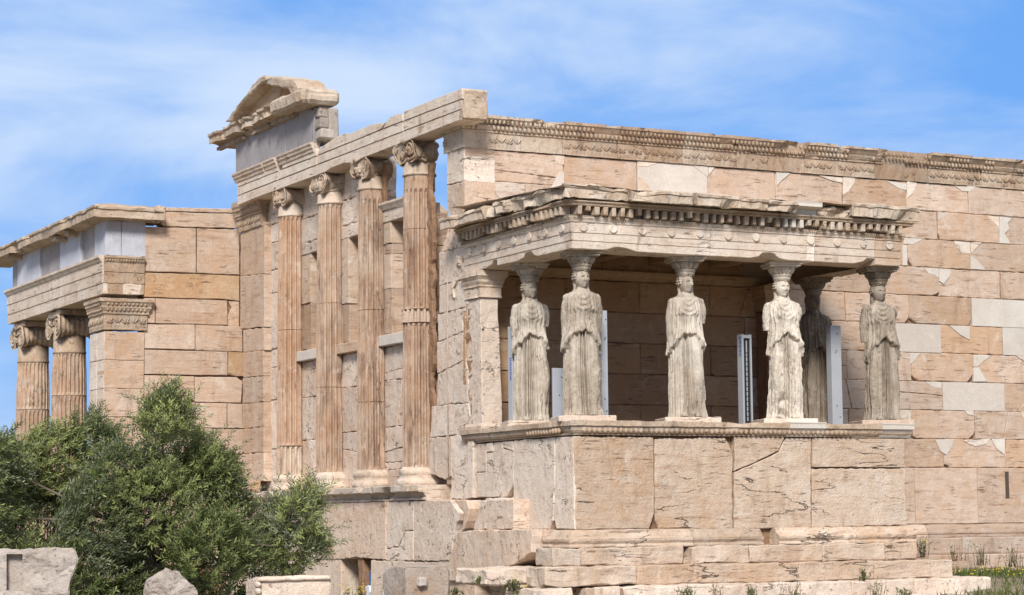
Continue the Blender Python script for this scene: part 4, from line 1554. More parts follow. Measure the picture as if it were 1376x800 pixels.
# ------------------------------------------------------------------ porch entablature
def porch_entablature():
    root = thing('porch_roof', (3.2, -2, 5.97), 'weathered porch roof with discs, dentils and a crumbling cornice carried on the statue heads', 'porch roof')
    path = [(0.0, 0.0), (0.0, PY0), (PX1, PY0), (PX1, 0.0)]
    ar = MB()
    pr = [(-0.5, 5.975), (-0.01, 5.975), (0.0, 5.985), (0.0, 6.105), (0.014, 6.112), (0.014, 6.235), (0.028, 6.242), (0.028, 6.405), (0.045, 6.41), (0.05, 6.43), (0.075, 6.47), (0.08, 6.49), (-0.5, 6.49)]

    def er(s, o, z):
        if o > -0.2 and z < 6.0:
            z += max(0, nz(s * 1.3, 2.2, 0) - 0.25) * 0.22 + (0.05 if abs(s - 1.15) < 0.13 else 0)
        if o > -0.2:
            w = nz(s * 1.5, z * 3.0, 3.3) + 0.5 * nz(s * 5, z * 9, 1.3)
            o -= max(0, w - 0.42) * 0.10
            if z > 6.42:
                o -= max(0, nz(s * 1.2, 8.8, 1)) * 0.06
        return o, z
    # separate beams
    cuts = [[(0, 0), (0, -1.25)], [(0, -1.26), (0, PY0), (2.62, PY0)], [(2.63, PY0), (4.55, PY0)], [(4.56, PY0), (4.72, PY0)], [(4.73, PY0), (5.98, PY0)], [(5.99, PY0), (PX1, PY0), (PX1, 0)]]
    tn = [(0.35, 0.62, .1), (0.32, 0.6, .3), (0.4, 0.6, .5), (0.1, 0.85, .7), (0.5, 0.55, .9), (0.72, 0.5, .2)]
    for c, t in zip(cuts, tn):
        sweep(ar, mpath(c), pr, t, 0.08, 0.006, er)
    ar.build_split('architrave_beam', CREAM, root)
    # unfinished rosette discs
    dts = []
    for i in range(12):
        dts.append((0.20 + i * 0.553, PY0 - 0.028, 0, -1, i in (1, 2)))
    for i in range(7):
        dts.append((-0.028, -0.28 - i * 0.56, -1, 0, False))
    for k, (x, y, nx, ny, ring) in enumerate(dts):
        d = MB()
        n = Vector((nx, ny, 0))
        u = Vector((-ny, nx, 0))
        v = Vector((0, 0, 1))
        c = Vector((x, y, 6.325))
        rr = 0.072 if k != 4 else 0.06
        vs, fs = [], []
        N = 20
        for (q, o) in ((1.0, -0.01), (1.0, 0.022), (0.9, 0.030), (0.0, 0.032 if not ring else 0.02)):
            for j in range(N):
                a = 2 * math.pi * j / N
                vs.append(c + u * (rr * q * math.cos(a)) + v * (rr * q * math.sin(a)) + n * o)
        for i in range(3):
            for j in range(N):
                fs.append((i * N + j, i * N + (j + 1) % N, (i + 1) * N + (j + 1) % N, (i + 1) * N + j))
        d.add(vs, fs, T(0.4, 0.15, 0.58, 0.1))
        d.roughen(0.004, 9, k)
        d.build('disc', CREAM, root)
    # bead and dentil course
    de = MB()
    sweep(de, mpath(path), [(-0.3, 6.492), (0.085, 6.492), (0.085, 6.505), (0.07, 6.508), (-0.03, 6.509), (-0.03, 6.655), (0.17, 6.66), (0.18, 6.675), (0.17, 6.69), (0.21, 6.715), (0.21, 6.735), (-0.3, 6.735)], (0.5, 0.45, 0.4), 0.1, 0.006,
          lambda s, o, z: (o - (max(0, nz(s * 1.1, z * 2, 4.4) - 0.15) * 0.2 if o > 0.15 else 0), z))
    for (x, y, nx, ny, dx, dy) in along(path, 0.045):
        if ny < -0.5 and nz(x * 1.3, 3, 3) > -0.15 or nx < -0.5:
            ellipsoid(de, (x + nx * 0.078, y + ny * 0.078, 6.478), (Vector((dx, dy, 0)) * 0.016, Vector((nx, ny, 0)) * 0.016, Vector((0, 0, 0.018))), 5, 4, (0.6, 0.42, 0.4))
            ellipsoid(de, (x + nx * 0.18, y + ny * 0.18, 6.70), (Vector((dx, dy, 0)) * 0.016, Vector((nx, ny, 0)) * 0.018, Vector((0, 0, 0.018))), 5, 4, (0.6, 0.42, 0.4))
    de.build('bead_course', CARVE, root)
    d1, d2 = MB(), MB()
    for k, (x, y, nx, ny, dx, dy) in enumerate(along(path, 0.157)):
        if x > PX1 - 0.02 and ny > -0.5:
            continue
        new = ny < -0.5 and 3.95 < x < 4.5
        w = 0.041 * rnd.uniform(0.8, 1.1)
        hh = 0.0 if rnd.random() > 0.3 else rnd.uniform(0.0, 0.07)
        c = Vector((x + nx * 0.075, y + ny * 0.075, 6.585 + hh * 0.5))
        m2 = MB()
        box(m2, (-w, -0.10, -0.072 + hh * 0.5), (w, 0.095, 0.074), (0.3, 0.6, 0.3) if new else T(0.4, 0.2, 0.5, 0.1), 0.012, 0)
        if not new:
            m2.roughen(0.013, 9, k * 0.7)
        for i, p in enumerate(m2.v):
            q = Vector((dx, dy, 0)) * p[0] + Vector((nx, ny, 0)) * p[1] + Vector((0, 0, p[2])) + c
            m2.v[i] = tuple(q)
        t_ = d2 if new else d1
        o = len(t_.v)
        t_.v += m2.v
        t_.f += [tuple(i + o for i in f) for f in m2.f]
        t_.t += m2.t
        t_.m += m2.m
        t_.sm += m2.sm
        t_.ch.append((o, len(t_.v), len(t_.f) - len(m2.f), len(t_.f)))
    d1.build_split('dentil', CARVE, root)
    d2.build_split('repair_dentil', NEWM, root)
    # cornice: pieces with their own overhang
    cn = MB()

    def corn(c, out, t, am=0.015, soff=6.74, top=6.93, rough=0.0, sd_=0.0):
        pr = [(-0.3, soff), (0.12, soff), (0.16, soff + 0.02), (out - 0.05, soff + 0.035), (out - 0.045, soff), (out, soff), (out, top - 0.06), (out + 0.025, top - 0.05), (out + 0.03, top - 0.01), (out - 0.03, top + 0.02), (-0.3, top + 0.05)]
        sweep(cn, mpath(c), pr, t, 0.07, am, lambda s, o, z: (o - (max(0, nz(s * 2.6, z * 7, sd_) - 0.12) * 0.30 if o > 0.15 else 0) - rough * (0.5 + nz(s * 3.3, z * 9, sd_)) * (1 if o > 0.15 else 0), z + (max(-0.09, -max(0, nz(s * 1.9, 5, sd_)) * 0.08) if z > top - 0.07 else 0)))
    corn([(0, 0.12), (0, -1.55)], 0.42, (0.35, 0.6, .1), 0.014, 6.74, 6.93, 0.0, 1)
    corn([(0, -1.57), (0, -2.3)], 0.40, (0.25, 0.5, .3), 0.03, 6.76, 6.95, 0.12, 2)
    corn([(0, -2.3), (0, PY0), (0.9, PY0)], 0.28, (0.25, 0.55, .5), 0.03, 6.76, 6.98, 0.10, 3)
    corn([(0.9, PY0), (2.02, PY0)], 0.46, (0.3, 0.62, .7), 0.012, 6.74, 6.93, 0.03, 4)
    corn([(2.12, PY0), (2.95, PY0)], 0.46, (0.3, 0.6, .9), 0.012, 6.74, 6.93, 0.0, 5)
    corn([(2.96, PY0), (3.52, PY0)], 0.45, (0.3, 0.6, .15), 0.016, 6.74, 6.92, 0.03, 6)
    corn([(3.53, PY0), (4.12, PY0)], 0.43, (0.35, 0.55, .35), 0.016, 6.74, 6.90, 0.05, 7)
    corn([(4.66, PY0), (5.35, PY0)], 0.22, (0.35, 0.45, .6), 0.03, 6.75, 6.90, 0.14, 9)
    corn([(5.36, PY0), (PX1, PY0), (PX1, 0)], 0.30, (0.25, 0.42, .75), 0.022, 6.75, 6.98, 0.05, 10)
    cn.build_split('cornice_block', CARVE, root)
    nw = MB()
    sweep(nw, mpath([(4.13, PY0), (4.66, PY0)]), [(-0.3, 6.74), (0.16, 6.745), (0.17, 6.82), (0.20, 6.83), (0.36, 6.86), (0.36, 6.91), (0.37, 6.94), (-0.3, 6.95)], (0.2, 0.75, 0.3), 0.2, 0.002)
    nw.build('repair_cornice', NEWM, root)
    # roof slabs sloping up to the wall, ceiling
    rf = MB()
    X = [-0.30, 0.9, 2.3, 3.6, 5.0, PX1 + 0.25]
    for i in range(5):
        x0, x1 = X[i], X[i + 1]
        vs, fs = [], []
        nx_, ny_ = 12, 16
        for a in range(ny_ + 1):
            for b in range(nx_ + 1):
                x = x0 + 0.005 + (x1 - x0 - 0.01) * b / nx_
                y = PY0 - 0.25 + (3.88 + 0.25) * a / ny_
                z = 6.96 + 0.15 * a / ny_ + 0.035 * nz(x * 2, y * 2, 1) + 0.02 * nz(x * 6, y * 6, 2)
                vs.append((x, y, z))
        k = nx_ + 1
        for a in range(ny_):
            for b in range(nx_):
                fs.append((a * k + b, a * k + b + 1, (a + 1) * k + b + 1, (a + 1) * k + b))
        rf.add(vs, fs, T(0.25, 0.1, 0.65, 0.08))
    rf.build('roof_slab', PINK, root)
    ce = MB()
    box(ce, (0.25, PY0 + 0.3, 6.50), (PX1 - 0.25, -0.002, 6.72), (0.6, 0.3, 0.4), 0)
    for i in range(1, 5):
        box(ce, (PX1 * i / 5 - 0.14, PY0 + 0.45, 6.30), (PX1 * i / 5 + 0.14, -0.003, 6.502), (0.6, 0.3, 0.2 * i), 0.02)
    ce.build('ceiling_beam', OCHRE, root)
    # chunk of loose mortar and a drain stub on the cornice
    return root


porch_entablature()


def porch_pillars():
    # west and east wall pillars with moulded capitals
    for (x0, x1, lab, w) in ((0.0, 0.42, 'plain tapered wall pillar with moulded capital at the left end of the statue porch', 1), (6.08, 6.50, 'rough pink wall pillar behind the statues at the right end of the porch', 0)):
        root = thing('wall_pillar', ((x0 + x1) / 2, -0.3, ZF), lab, 'pillar')
        mb = MB()
        yf = -0.60 if w else -0.40
        vs = []
        m2 = MB()
        box(m2, (x0 + 0.02, yf, ZF), (x1, 0.0, 5.50), (0.35, 0.52, 0.2) if w else (0.6, 0.45, 0.6), 0.015, 0.12)
        # slight taper, torn east edge
        for i, p in enumerate(m2.v):
            t = (p[2] - ZF) / 2.3
            x = p[0]
            if x > (x0 + x1) / 2:
                x -= t * 0.05 + 0.04 * max(0, nz(p[2] * 2.0, 1, w))
            m2.v[i] = (x, p[1] + (0.04 * t if p[1] < -0.2 else 0), p[2])
        m2.roughen(0.008 if w else 0.03, 4)
        m2.build('shaft', PINK if w else BROWNROCK, root)
        cp = MB()
        sweep(cp, mpath([(x0 + 0.0, 0.0), (x0 + 0.0, yf + 0.02), (x1 - 0.02, yf + 0.02), (x1 - 0.02, 0.0)]), [(-0.1, 5.50), (0.02, 5.50), (0.02, 5.52), (0.012, 5.53), (0.012, 5.68), (0.035, 5.69), (0.035, 5.715), (0.02, 5.72), (0.05, 5.77), (0.055, 5.80), (0.05, 5.805), (0.09, 5.86), (0.105, 5.87), (0.105, 5.965), (-0.1, 5.97)], (0.45, 0.62, 0.3) if w else (0.6, 0.4, 0.4), 0.06, 0.005,
              (lambda s, o, z: (o - max(0, nz(s * 5, z * 6, 3) - 0.2) * 0.1, z)))
        cp.build('capital', CREAM if w else OCHRE, root)
        ft = MB()
        sweep(ft, mpath([(x0 + 0.02, 0.0), (x0 + 0.02, yf), (x1, yf), (x1, 0.0)]), [(0, ZF), (0.05, ZF + 0.005), (0.055, ZF + 0.05), (0.03, ZF + 0.09), (0, ZF + 0.10)], (0.4, 0.5, 0.6), 0.08, 0.006)
        ft.build('base', PINK if w else BROWNROCK, root)


porch_pillars()


# ------------------------------------------------------------------ statues
def interp(z, tab):
    zs = [a for a, _ in tab]
    return np.interp(z, zs, [b for _, b in tab])


def smoothstep(a, b, x):
    t = np.clip((x - a) / (b - a), 0, 1)
    return t * t * (3 - 2 * t)


def hashn(seed):
    r_ = random.Random(seed)
    return [r_.uniform(0, 6.283) for _ in range(24)]


def grid_faces(n, m, flip=False):
    fs = []
    for i in range(n - 1):
        for j in range(m):
            f = (i * m + j, i * m + (j + 1) % m, (i + 1) * m + (j + 1) % m, (i + 1) * m + j)
            fs.append(f)
    return fs


def statue_body(seed, mirror=1, arms=(0.5, 0.5), erode=0.0, cape=0.0, head_yaw=0.0):
    """returns (body MB, hair MB); z=0 feet, front is -Y, free leg on +X side when mirror=1"""
    ph = hashn(seed)
    v1, v2, v3 = [random.Random(seed * 7 + k_).uniform(-1, 1) for k_ in range(3)]
    M, N = 168, 190
    th = np.linspace(0, 2 * np.pi, M, endpoint=False)        # th=0 front, increasing towards +X
    z = np.linspace(0.0, 2.075, N)
    TH, Z = np.meshgrid(th, z)
    A = interp(z, [(0, .308), (.25, .304), (.7, .303), (1.0, .302), (1.15, .296), (1.3, .288), (1.42, .284), (1.52, .274), (1.62, .264), (1.75, .262), (1.86, .264), (1.95, .250), (2.01, .195), (2.045, .125), (2.075, .082)])
    B = interp(z, [(0, .265), (.3, .258), (.8, .252), (1.1, .250), (1.3, .232), (1.45, .195), (1.55, .178), (1.72, .188), (1.85, .178), (1.95, .150), (2.01, .120), (2.045, .095), (2.075, .082)])
    A = A[:, None]
    B = B[:, None]
    ex = interp(z, [(0, 2.5), (1.2, 2.5), (1.5, 2.2), (1.9, 2.4), (2.05, 2.0), (2.2, 2.0)])[:, None]
    rad = (np.abs(np.sin(TH) / A) ** ex + np.abs(np.cos(TH) / B) ** ex) ** (-1 / ex)

    def wrap(a):
        return (a + np.pi) % (2 * np.pi) - np.pi
    tl = (0.72 + 0.16 * v1) * mirror                                         # free-leg angle
    dl = wrap(TH - tl)
    # hem of the overfold: an arc, high in front, falling to the sides
    ang = np.abs(wrap(TH))
    hem = 1.43 + 0.05 * v2 - (0.33 + 0.07 * v3) * np.clip(ang / 1.30, 0, 1) ** 1.6 + 0.03 * np.sin(TH + ph[16]) + 0.022 * np.sin(TH * 7 + ph[0]) + 0.012 * np.sin(TH * 17 + ph[1])
    below = smoothstep(hem + 0.012, hem - 0.012, Z)
    above = 1 - below
    # free leg pushes through: knee
    knee = np.exp(-(dl / 0.36) ** 2) * (np.exp(-((Z - 0.72) / 0.30) ** 2) * 0.095 + np.exp(-((Z - 1.05) / 0.3) ** 2) * 0.035 + np.exp(-((Z - 0.25) / 0.3) ** 2) * 0.012)
    smooth_leg = np.exp(-(dl / 0.42) ** 2) * smoothstep(0.12, 0.35, Z)
    # skirt pleats: deep vertical flutes with wandering phase
    k = 19 + int(round(2 * v2))
    warp = 0.55 * np.sin(TH * 3 + ph[2]) + 0.35 * np.sin(TH * 5 + ph[3]) + 0.06 * np.sin(Z * 2.5 + TH * 2 + ph[4])
    fl = np.sin(k * TH + warp * 3 + ph[5])
    pleat = (0.5 - 0.5 * fl) ** 1.4
    pleat2 = 0.5 - 0.5 * np.sin(k * 2.6 * TH + warp * 4 + ph[6] + 0.4 * np.sin(Z * 4 + ph[15]))
    env = np.clip(0.80 + 0.45 * np.sin(TH * 4 + ph[7]), 0.35, 1.2) * (1 - 0.93 * smooth_leg)
    deep = -(0.092 * pleat + 0.022 * pleat2) * env
    # swags where cloth falls off the free leg to its outer side
    od = wrap(TH - (tl + 0.55 * mirror))
    swag = np.exp(-(od / 0.28) ** 2) * np.sin(46 * (TH * mirror) * 0.5 + Z * 16 + ph[8]) * 0.014 * smoothstep(1.0, 0.2, Z)
    skirt = deep + knee + swag + 0.018 * smoothstep(0.16, 0.0, Z)
    # overfold: puffed pouch + fine folds + V swags between breasts
    pouch = 0.030 * np.exp(-((Z - (hem + 0.035)) / 0.05) ** 2) + 0.018 * np.exp(-((Z - (hem + 0.10)) / 0.08) ** 2)
    ripple = 0.010 * np.sin(TH * 36 + 2.2 * np.sin(TH * 5 + ph[9]) + ph[10]) * np.exp(-((Z - hem - 0.04) / 0.07) ** 2)
    fine = -0.030 * (0.5 - 0.5 * np.sin(22 * TH + 1.3 * np.sin(3 * TH + ph[11]) + 0.4 * np.sin(4 * Z + ph[12]))) * smoothstep(2.0, 1.85, Z) * (0.45 + 0.55 * smoothstep(0.35, 0.9, ang))
    breasts = sum(0.036 * np.exp(-((wrap(TH - s * 0.52)) / 0.30) ** 2 - ((Z - 1.765) / 0.075) ** 2) for s in (-1, 1))
    front = np.exp(-(ang / 0.62) ** 2)
    ux = np.abs(wrap(TH))
    vs_ = Z - 0.26 * ux ** 2
    vfold = 0.011 * np.sin(vs_ * 70 + ph[13] + 0.6 * np.sin(TH * 3 + ph[17])) * np.exp(-(ang / 0.55) ** 2) * smoothstep(1.66, 1.74, Z) * smoothstep(2.02, 1.96, Z)
    low_v = -0.022 * (0.5 - 0.5 * np.sin(15 * TH + 1.4 * np.sin(2 * TH + ph[18]) + 0.3 * np.sin(5 * Z + ph[19]))) * smoothstep(1.74, 1.66, Z)
    side = smoothstep(0.9, 1.5, ang)
    over = (pouch + ripple) * (1 - 0.7 * side) + fine + low_v + breasts + vfold + 0.034 - 0.022 * side
    # hair/back mass
    back = 0.03 * np.exp(-((np.pi - ang) / 0.5) ** 2) * smoothstep(1.4, 1.9, Z)
    if cape:
        # long mantle hanging over the back and sides
        over = over + cape * smoothstep(0.9, 1.5, ang)
        skirt = skirt + cape * 0.7 * smoothstep(1.1, 1.6, ang)
    d = below * (skirt - 0.020 + 0.022 * smoothstep(1.0, 0.3, Z)) + above * (over + 0.004) + back
    neckfade = smoothstep(2.06, 1.98, Z)
    rr = rad + d * neckfade
    X = rr * np.sin(TH)
    Y = -rr * np.cos(TH)
    # contrapposto: slight sway
    X = X + mirror * (-0.022 - 0.012 * v3) * np.sin(np.clip(Z, 0, 2) * np.pi / 2.0)
    mb = MB()
    pts = np.stack([X, Y, Z], -1).reshape(-1, 3)
    fs = grid_faces(N, M)
    fs.append(tuple(range(M - 1, -1, -1)))
    fs.append(tuple((N - 1) * M + j for j in range(M)))
    mb.add(pts.tolist(), fs)
    # feet
    for s in (-1, 1):
        fx = s * 0.115
        yy = -0.235 - (0.02 if s == mirror else 0.0)
        ellipsoid(mb, (fx, yy, 0.038), ((0.062, 0, 0), (0, 0.085, 0), (0, 0, 0.045)), 10, 8)
        for k_ in range(4):
            ellipsoid(mb, (fx - 0.045 + 0.03 * k_, yy - 0.07 + 0.008 * abs(k_ - 1), 0.022), ((0.016, 0, 0), (0, 0.03, 0), (0, 0, 0.02)), 6, 5)
    # upper arms
    for s, ln in zip((-1, 1), arms):
        sh = Vector((s * 0.232, 0.01, 1.92))
        el = sh + Vector((s * 0.030, 0.03, -ln))
        pts, rads = [], []
        for i in range(9):
            t = i / 8
            pts.append(sh.lerp(el, t) + Vector((s * 0.022 * math.sin(math.pi * t), 0, 0)))
            rads.append((0.078 + 0.012 * math.sin(math.pi * min(1, t * 1.6))) * (1 - 0.18 * t))
        tube(mb, pts, rads, 16)
        ellipsoid(mb, sh + Vector((0, 0, 0.005)), ((0.082, 0, 0), (0, 0.088, 0), (0, 0, 0.078)), 14, 10)
    # neck
    lathe(mb, (0, 0.012), [(0.10, 1.98), (0.083, 2.05), (0.074, 2.12), (0.078, 2.2)], 20)
    # head
    HN, HM = 46, 56
    phi = np.linspace(-np.pi / 2, np.pi / 2, HN)
    tt = np.linspace(0, 2 * np.pi, HM, endpoint=False)
    TT, PH = np.meshgrid(tt, phi)
    hz = np.sin(PH)
    zz = hz * 0.158
    w = np.cos(PH)
    ax = 0.107 * (1 - 0.16 * smoothstep(-0.05, -0.9, hz) + 0.02 * smoothstep(0.0, 0.6, hz))
    ay = np.where(np.cos(TT) > 0, 0.118, 0.128)
    hx = np.sin(TT) * w * ax
    hy = -np.cos(TT) * w * ay
    fr_ = smoothstep(0.2, 0.9, np.cos(TT))
    gx = np.sin(TT) * w * 0.107

    def G(x0, z0, sx, sz):
        return np.exp(-((gx - x0) / sx) ** 2 - ((zz - z0) / sz) ** 2) * fr_
    f = np.zeros_like(zz)
    f += 0.034 * np.exp(-(gx / 0.014) ** 2) * fr_ * smoothstep(0.045, -0.015, zz) * smoothstep(-0.056, -0.038, zz)      # nose wedge
    f += 0.010 * np.exp(-(gx / 0.012) ** 2) * fr_ * smoothstep(0.06, 0.02, zz) * smoothstep(-0.05, -0.02, zz)
    for s in (-1, 1):
        f -= 0.032 * G(s * 0.040, 0.012, 0.022, 0.013)           # eye socket
        f += 0.014 * G(s * 0.040, 0.009, 0.013, 0.006)           # eyeball
        f += 0.015 * G(s * 0.040, 0.036, 0.030, 0.009)           # brow
        f += 0.007 * G(s * 0.050, -0.040, 0.028, 0.028)          # cheek
    f -= 0.016 * G(0, -0.080, 0.028, 0.0035)
    f += 0.013 * G(0, -0.072, 0.022, 0.006) + 0.013 * G(0, -0.089, 0.019, 0.006)
    f -= 0.012 * G(0, -0.103, 0.02, 0.006)
    f += 0.014 * G(0, -0.125, 0.026, 0.018)
    hy = hy - f
    cy_, sy_ = math.cos(head_yaw), math.sin(head_yaw)
    HX = (hx * cy_ - hy * sy_) * 1.10
    HY = (hx * sy_ + hy * cy_) * 1.10
    pts = np.stack([HX, HY - 0.022, zz * 1.05 + 2.245], -1).reshape(-1, 3)
    mb.add(pts.tolist(), grid_faces(HN, HM))

    # hair: rolled waves framing the face, a cap, a thick braid mass behind, curls on the shoulders
    hr = MB()
    HN2, HM2 = 40, 64
    phi = np.linspace(-np.pi / 2, np.pi / 2, HN2)
    tt = np.linspace(0, 2 * np.pi, HM2, endpoint=False)
    TT, PH = np.meshgrid(tt, phi)
    hz = np.sin(PH)
    w = np.cos(PH)
    ca = np.cos(TT) * w
    hide = smoothstep(0.10, 0.42, ca) * smoothstep(0.62, 0.40, hz)          # opening for the face
    wave = 0.012 * np.sin(hz * 26 + np.abs(np.sin(TT)) * 6) + 0.008 * np.sin(TT * 16 + hz * 8)
    r_ = 1.0 + 0.22 * (1 - hide) - 0.35 * hide
    hx = np.sin(TT) * w * (0.108 * r_ + wave * (1 - hide))
    hy = -np.cos(TT) * w * (0.122 * r_ + wave * (1 - hide))
    zz = hz * (0.160 + 0.022 * (1 - hide))
    lowcut = 0.45 + 0.55 * smoothstep(-0.7, -0.1, hz)
    hx, hy = hx * lowcut, hy * lowcut
    HX = (hx * cy_ - hy * sy_) * 1.14
    HY = (hx * sy_ + hy * cy_) * 1.14
    pts = np.stack([HX, HY - 0.008, zz + 2.262], -1).reshape(-1, 3)
    hr.add(pts.tolist(), grid_faces(HN2, HM2))
    # braid mass at the back
    tube(hr, [(0, 0.07, 2.30), (0, 0.11, 2.15), (0, 0.135, 2.02), (0, 0.165, 1.85), (0, 0.185, 1.62)], [0.12, 0.115, 0.11, 0.085, 0.055], 14)
    for s in (-1, 1):
        tube(hr, [(s * 0.10, 0.045, 2.24), (s * 0.098, 0.045, 2.15), (s * 0.10, 0.02, 2.07), (s * 0.115, -0.06, 2.005), (s * 0.125, -0.13, 1.92), (s * 0.12, -0.17, 1.80)], [0.036, 0.040, 0.036, 0.030, 0.028, 0.018], 9)
        tube(hr, [(s * 0.07, 0.08, 2.2), (s * 0.10, 0.075, 2.08), (s * 0.155, -0.02, 2.0), (s * 0.17, -0.10, 1.90)], [0.03, 0.026, 0.022, 0.014], 9)
    hr.roughen(0.008, 16, seed, 1)
    return mb, hr


def remesh(o, vox):
    md = o.modifiers.new('r', 'REMESH')
    md.mode = 'VOXEL'
    md.voxel_size = vox
    dg = bpy.context.evaluated_depsgraph_get()
    dg.update()
    me = bpy.data.meshes.new_from_object(o.evaluated_get(dg))
    o.modifiers.clear()
    old = o.data
    o.data = me
    bpy.data.meshes.remove(old)
    at = me.attributes.get('tint') or me.attributes.new('tint', 'FLOAT_COLOR', 'FACE')
    return o


def settint(o, t):
    me = o.data
    at = me.attributes.get('tint')
    if at is not None and at.domain != 'FACE':
        me.attributes.remove(at)
        at = None
    if at is None:
        at = me.attributes.new('tint', 'FLOAT_COLOR', 'FACE')
    a = np.ones((len(me.polygons), 4), dtype=np.float32)
    a[:, :3] = t
    at.data.foreach_set('color', a.ravel())


def caryatid(x, y, label, seed, mirror, arms, erode, cape, hyaw, tint, yaw=0.0, broken=False, ab=0.30):
    root = thing('draped_statue', (x, y, ZF), label, 'statue', 'statues of draped women carrying the porch roof')
    root.rotation_euler = (0, 0, yaw)
    pl = MB()
    box(pl, (-0.47, -0.40, -0.015), (0.47, 0.42, 0.085), (tint[0], tint[1], 0.4), 0.012, 0.12)
    pl.roughen(0.006, 6, seed)
    pl.build('plinth', PINK, root, True)
    bd, hr = statue_body(seed, mirror, arms, erode, cape, hyaw)
    for i, p in enumerate(bd.v):
        bd.v[i] = (p[0], p[1], p[2] + 0.085)
    for i, p in enumerate(hr.v):
        hr.v[i] = (p[0], p[1], p[2] + 0.085)
    o = bd.build('body', STATUE, root, True)
    remesh(o, 0.0065)
    me = o.data
    for v in me.vertices:
        c = v.co
        if c.z > 2.16 or c.z < 0.09:
            continue
        q = Vector((c.x * 9 + seed, c.y * 9, c.z * 5))
        e = noise.noise(q) * 0.9 + noise.noise(q * 2.6) * 0.7 + noise.noise(q * 6.0) * 0.35
        k = -0.0045 * (0.6 + erode) * e - 0.012 * (0.3 + erode) * max(0.0, e - 0.35)
        L = math.hypot(c.x, c.y) or 1
        c.x += c.x / L * k * 1.6
        c.y += c.y / L * k * 1.6
    if broken:
        # broken lower legs: bite into the front of the skirt
        for v in me.vertices:
            c = v.co
            if c.z < 0.55 and c.y < -0.05:
                w = max(0, 1 - abs(c.x + 0.10) / 0.12) * max(0, min(1, (0.55 - c.z) / 0.15))
                w *= 0.6 + 0.6 * nz(c.x * 9, c.z * 9, 2)
                c.y += 0.16 * max(0, min(1, w))
    me.polygons.foreach_set('use_smooth', [True] * len(me.polygons))
    settint(o, (tint[0], tint[1], tint[2]))
    h = hr.build('hair', STATUE, root, True)
    remesh(h, 0.0065)
    h.data.polygons.foreach_set('use_smooth', [True] * len(h.data.polygons))
    settint(h, (min(1, tint[0] + 0.12), tint[1] - 0.06, tint[2]))
    # capital: cushion, bead ring, egg echinus, abacus
    cp = MB()
    tc = (min(1, tint[0] + 0.1), tint[1] - 0.02, tint[2])
    z0 = 2.475
    lathe(cp, (0, 0), [(0.125, z0 - 0.03), (0.150, z0), (0.158, z0 + 0.025), (0.150, z0 + 0.045), (0.172, z0 + 0.055), (0.172, z0 + 0.08), (0.160, z0 + 0.085), (0.20, z0 + 0.13), (0.235, z0 + 0.18), (0.235, z0 + 0.20), (0.2, z0 + 0.205)], 40, tc)
    for k in range(18):
        a = 2 * math.pi * k / 18
        ellipsoid(cp, (0.196 * math.cos(a), 0.196 * math.sin(a), z0 + 0.135), ((-math.sin(a) * 0.026, math.cos(a) * 0.026, 0), (math.cos(a) * 0.022, math.sin(a) * 0.022, 0), (math.cos(a) * 0.03, math.sin(a) * 0.03, 0.05)), 7, 5, tc)
    cp.roughen(0.004, 14, seed)
    cp.build('echinus', STATUE, root, True)
    abm = MB()
    za = z0 + 0.203
    box(abm, (-ab + 0.03, -ab + 0.03, za), (ab - 0.03, ab - 0.03, za + 0.04), tc, 0.01, 0.1)
    box(abm, (-ab, -ab, za + 0.035), (ab, ab, 2.768), tc, 0.012, 0.1)
    abm.roughen(0.006, 7, seed)
    abm.build('abacus', STATUE, root, True)
    return root


caryatid(0.43, -1.63, 'pale draped statue nearest the plain left pillar, a grey post behind it', 11, 1, (0.46, 0.30), 0.25, 0.0, 0.45, (0.34, 0.55, 0.15), -0.33)
caryatid(0.41, -3.47, 'draped statue at the front left corner of the porch between two grey panels', 23, 1, (0.60, 0.55), 0.7, 0.012, 0.40, (0.46, 0.52, 0.35), -0.33)
caryatid(2.40, -3.47, 'well preserved pale statue with long braids in front of the brown porch wall', 37, 1, (0.62, 0.34), 0.15, 0.016, 0.55, (0.36, 0.58, 0.55), -0.33)
caryatid(4.33, -3.47, 'badly eroded white statue with broken shins beside the black slotted post', 41, -1, (0.40, 0.22), 1.5, 0.0, 0.30, (0.14, 0.72, 0.75), -0.33, True)
caryatid(6.36, -3.47, 'stained statue with an arm stump at the right front corner of the porch', 59, -1, (0.55, 0.10), 0.8, 0.0, 0.35, (0.72, 0.36, 0.95), -0.33)
caryatid(6.25, -1.66, 'brown shaded statue behind the pale grey post at the right of the porch', 67, -1, (0.30, 0.22), 0.2, 0.0, 0.35, (1.0, 0.26, 0.25), -0.33)  # shade under the roof put into the tint, browner and darker


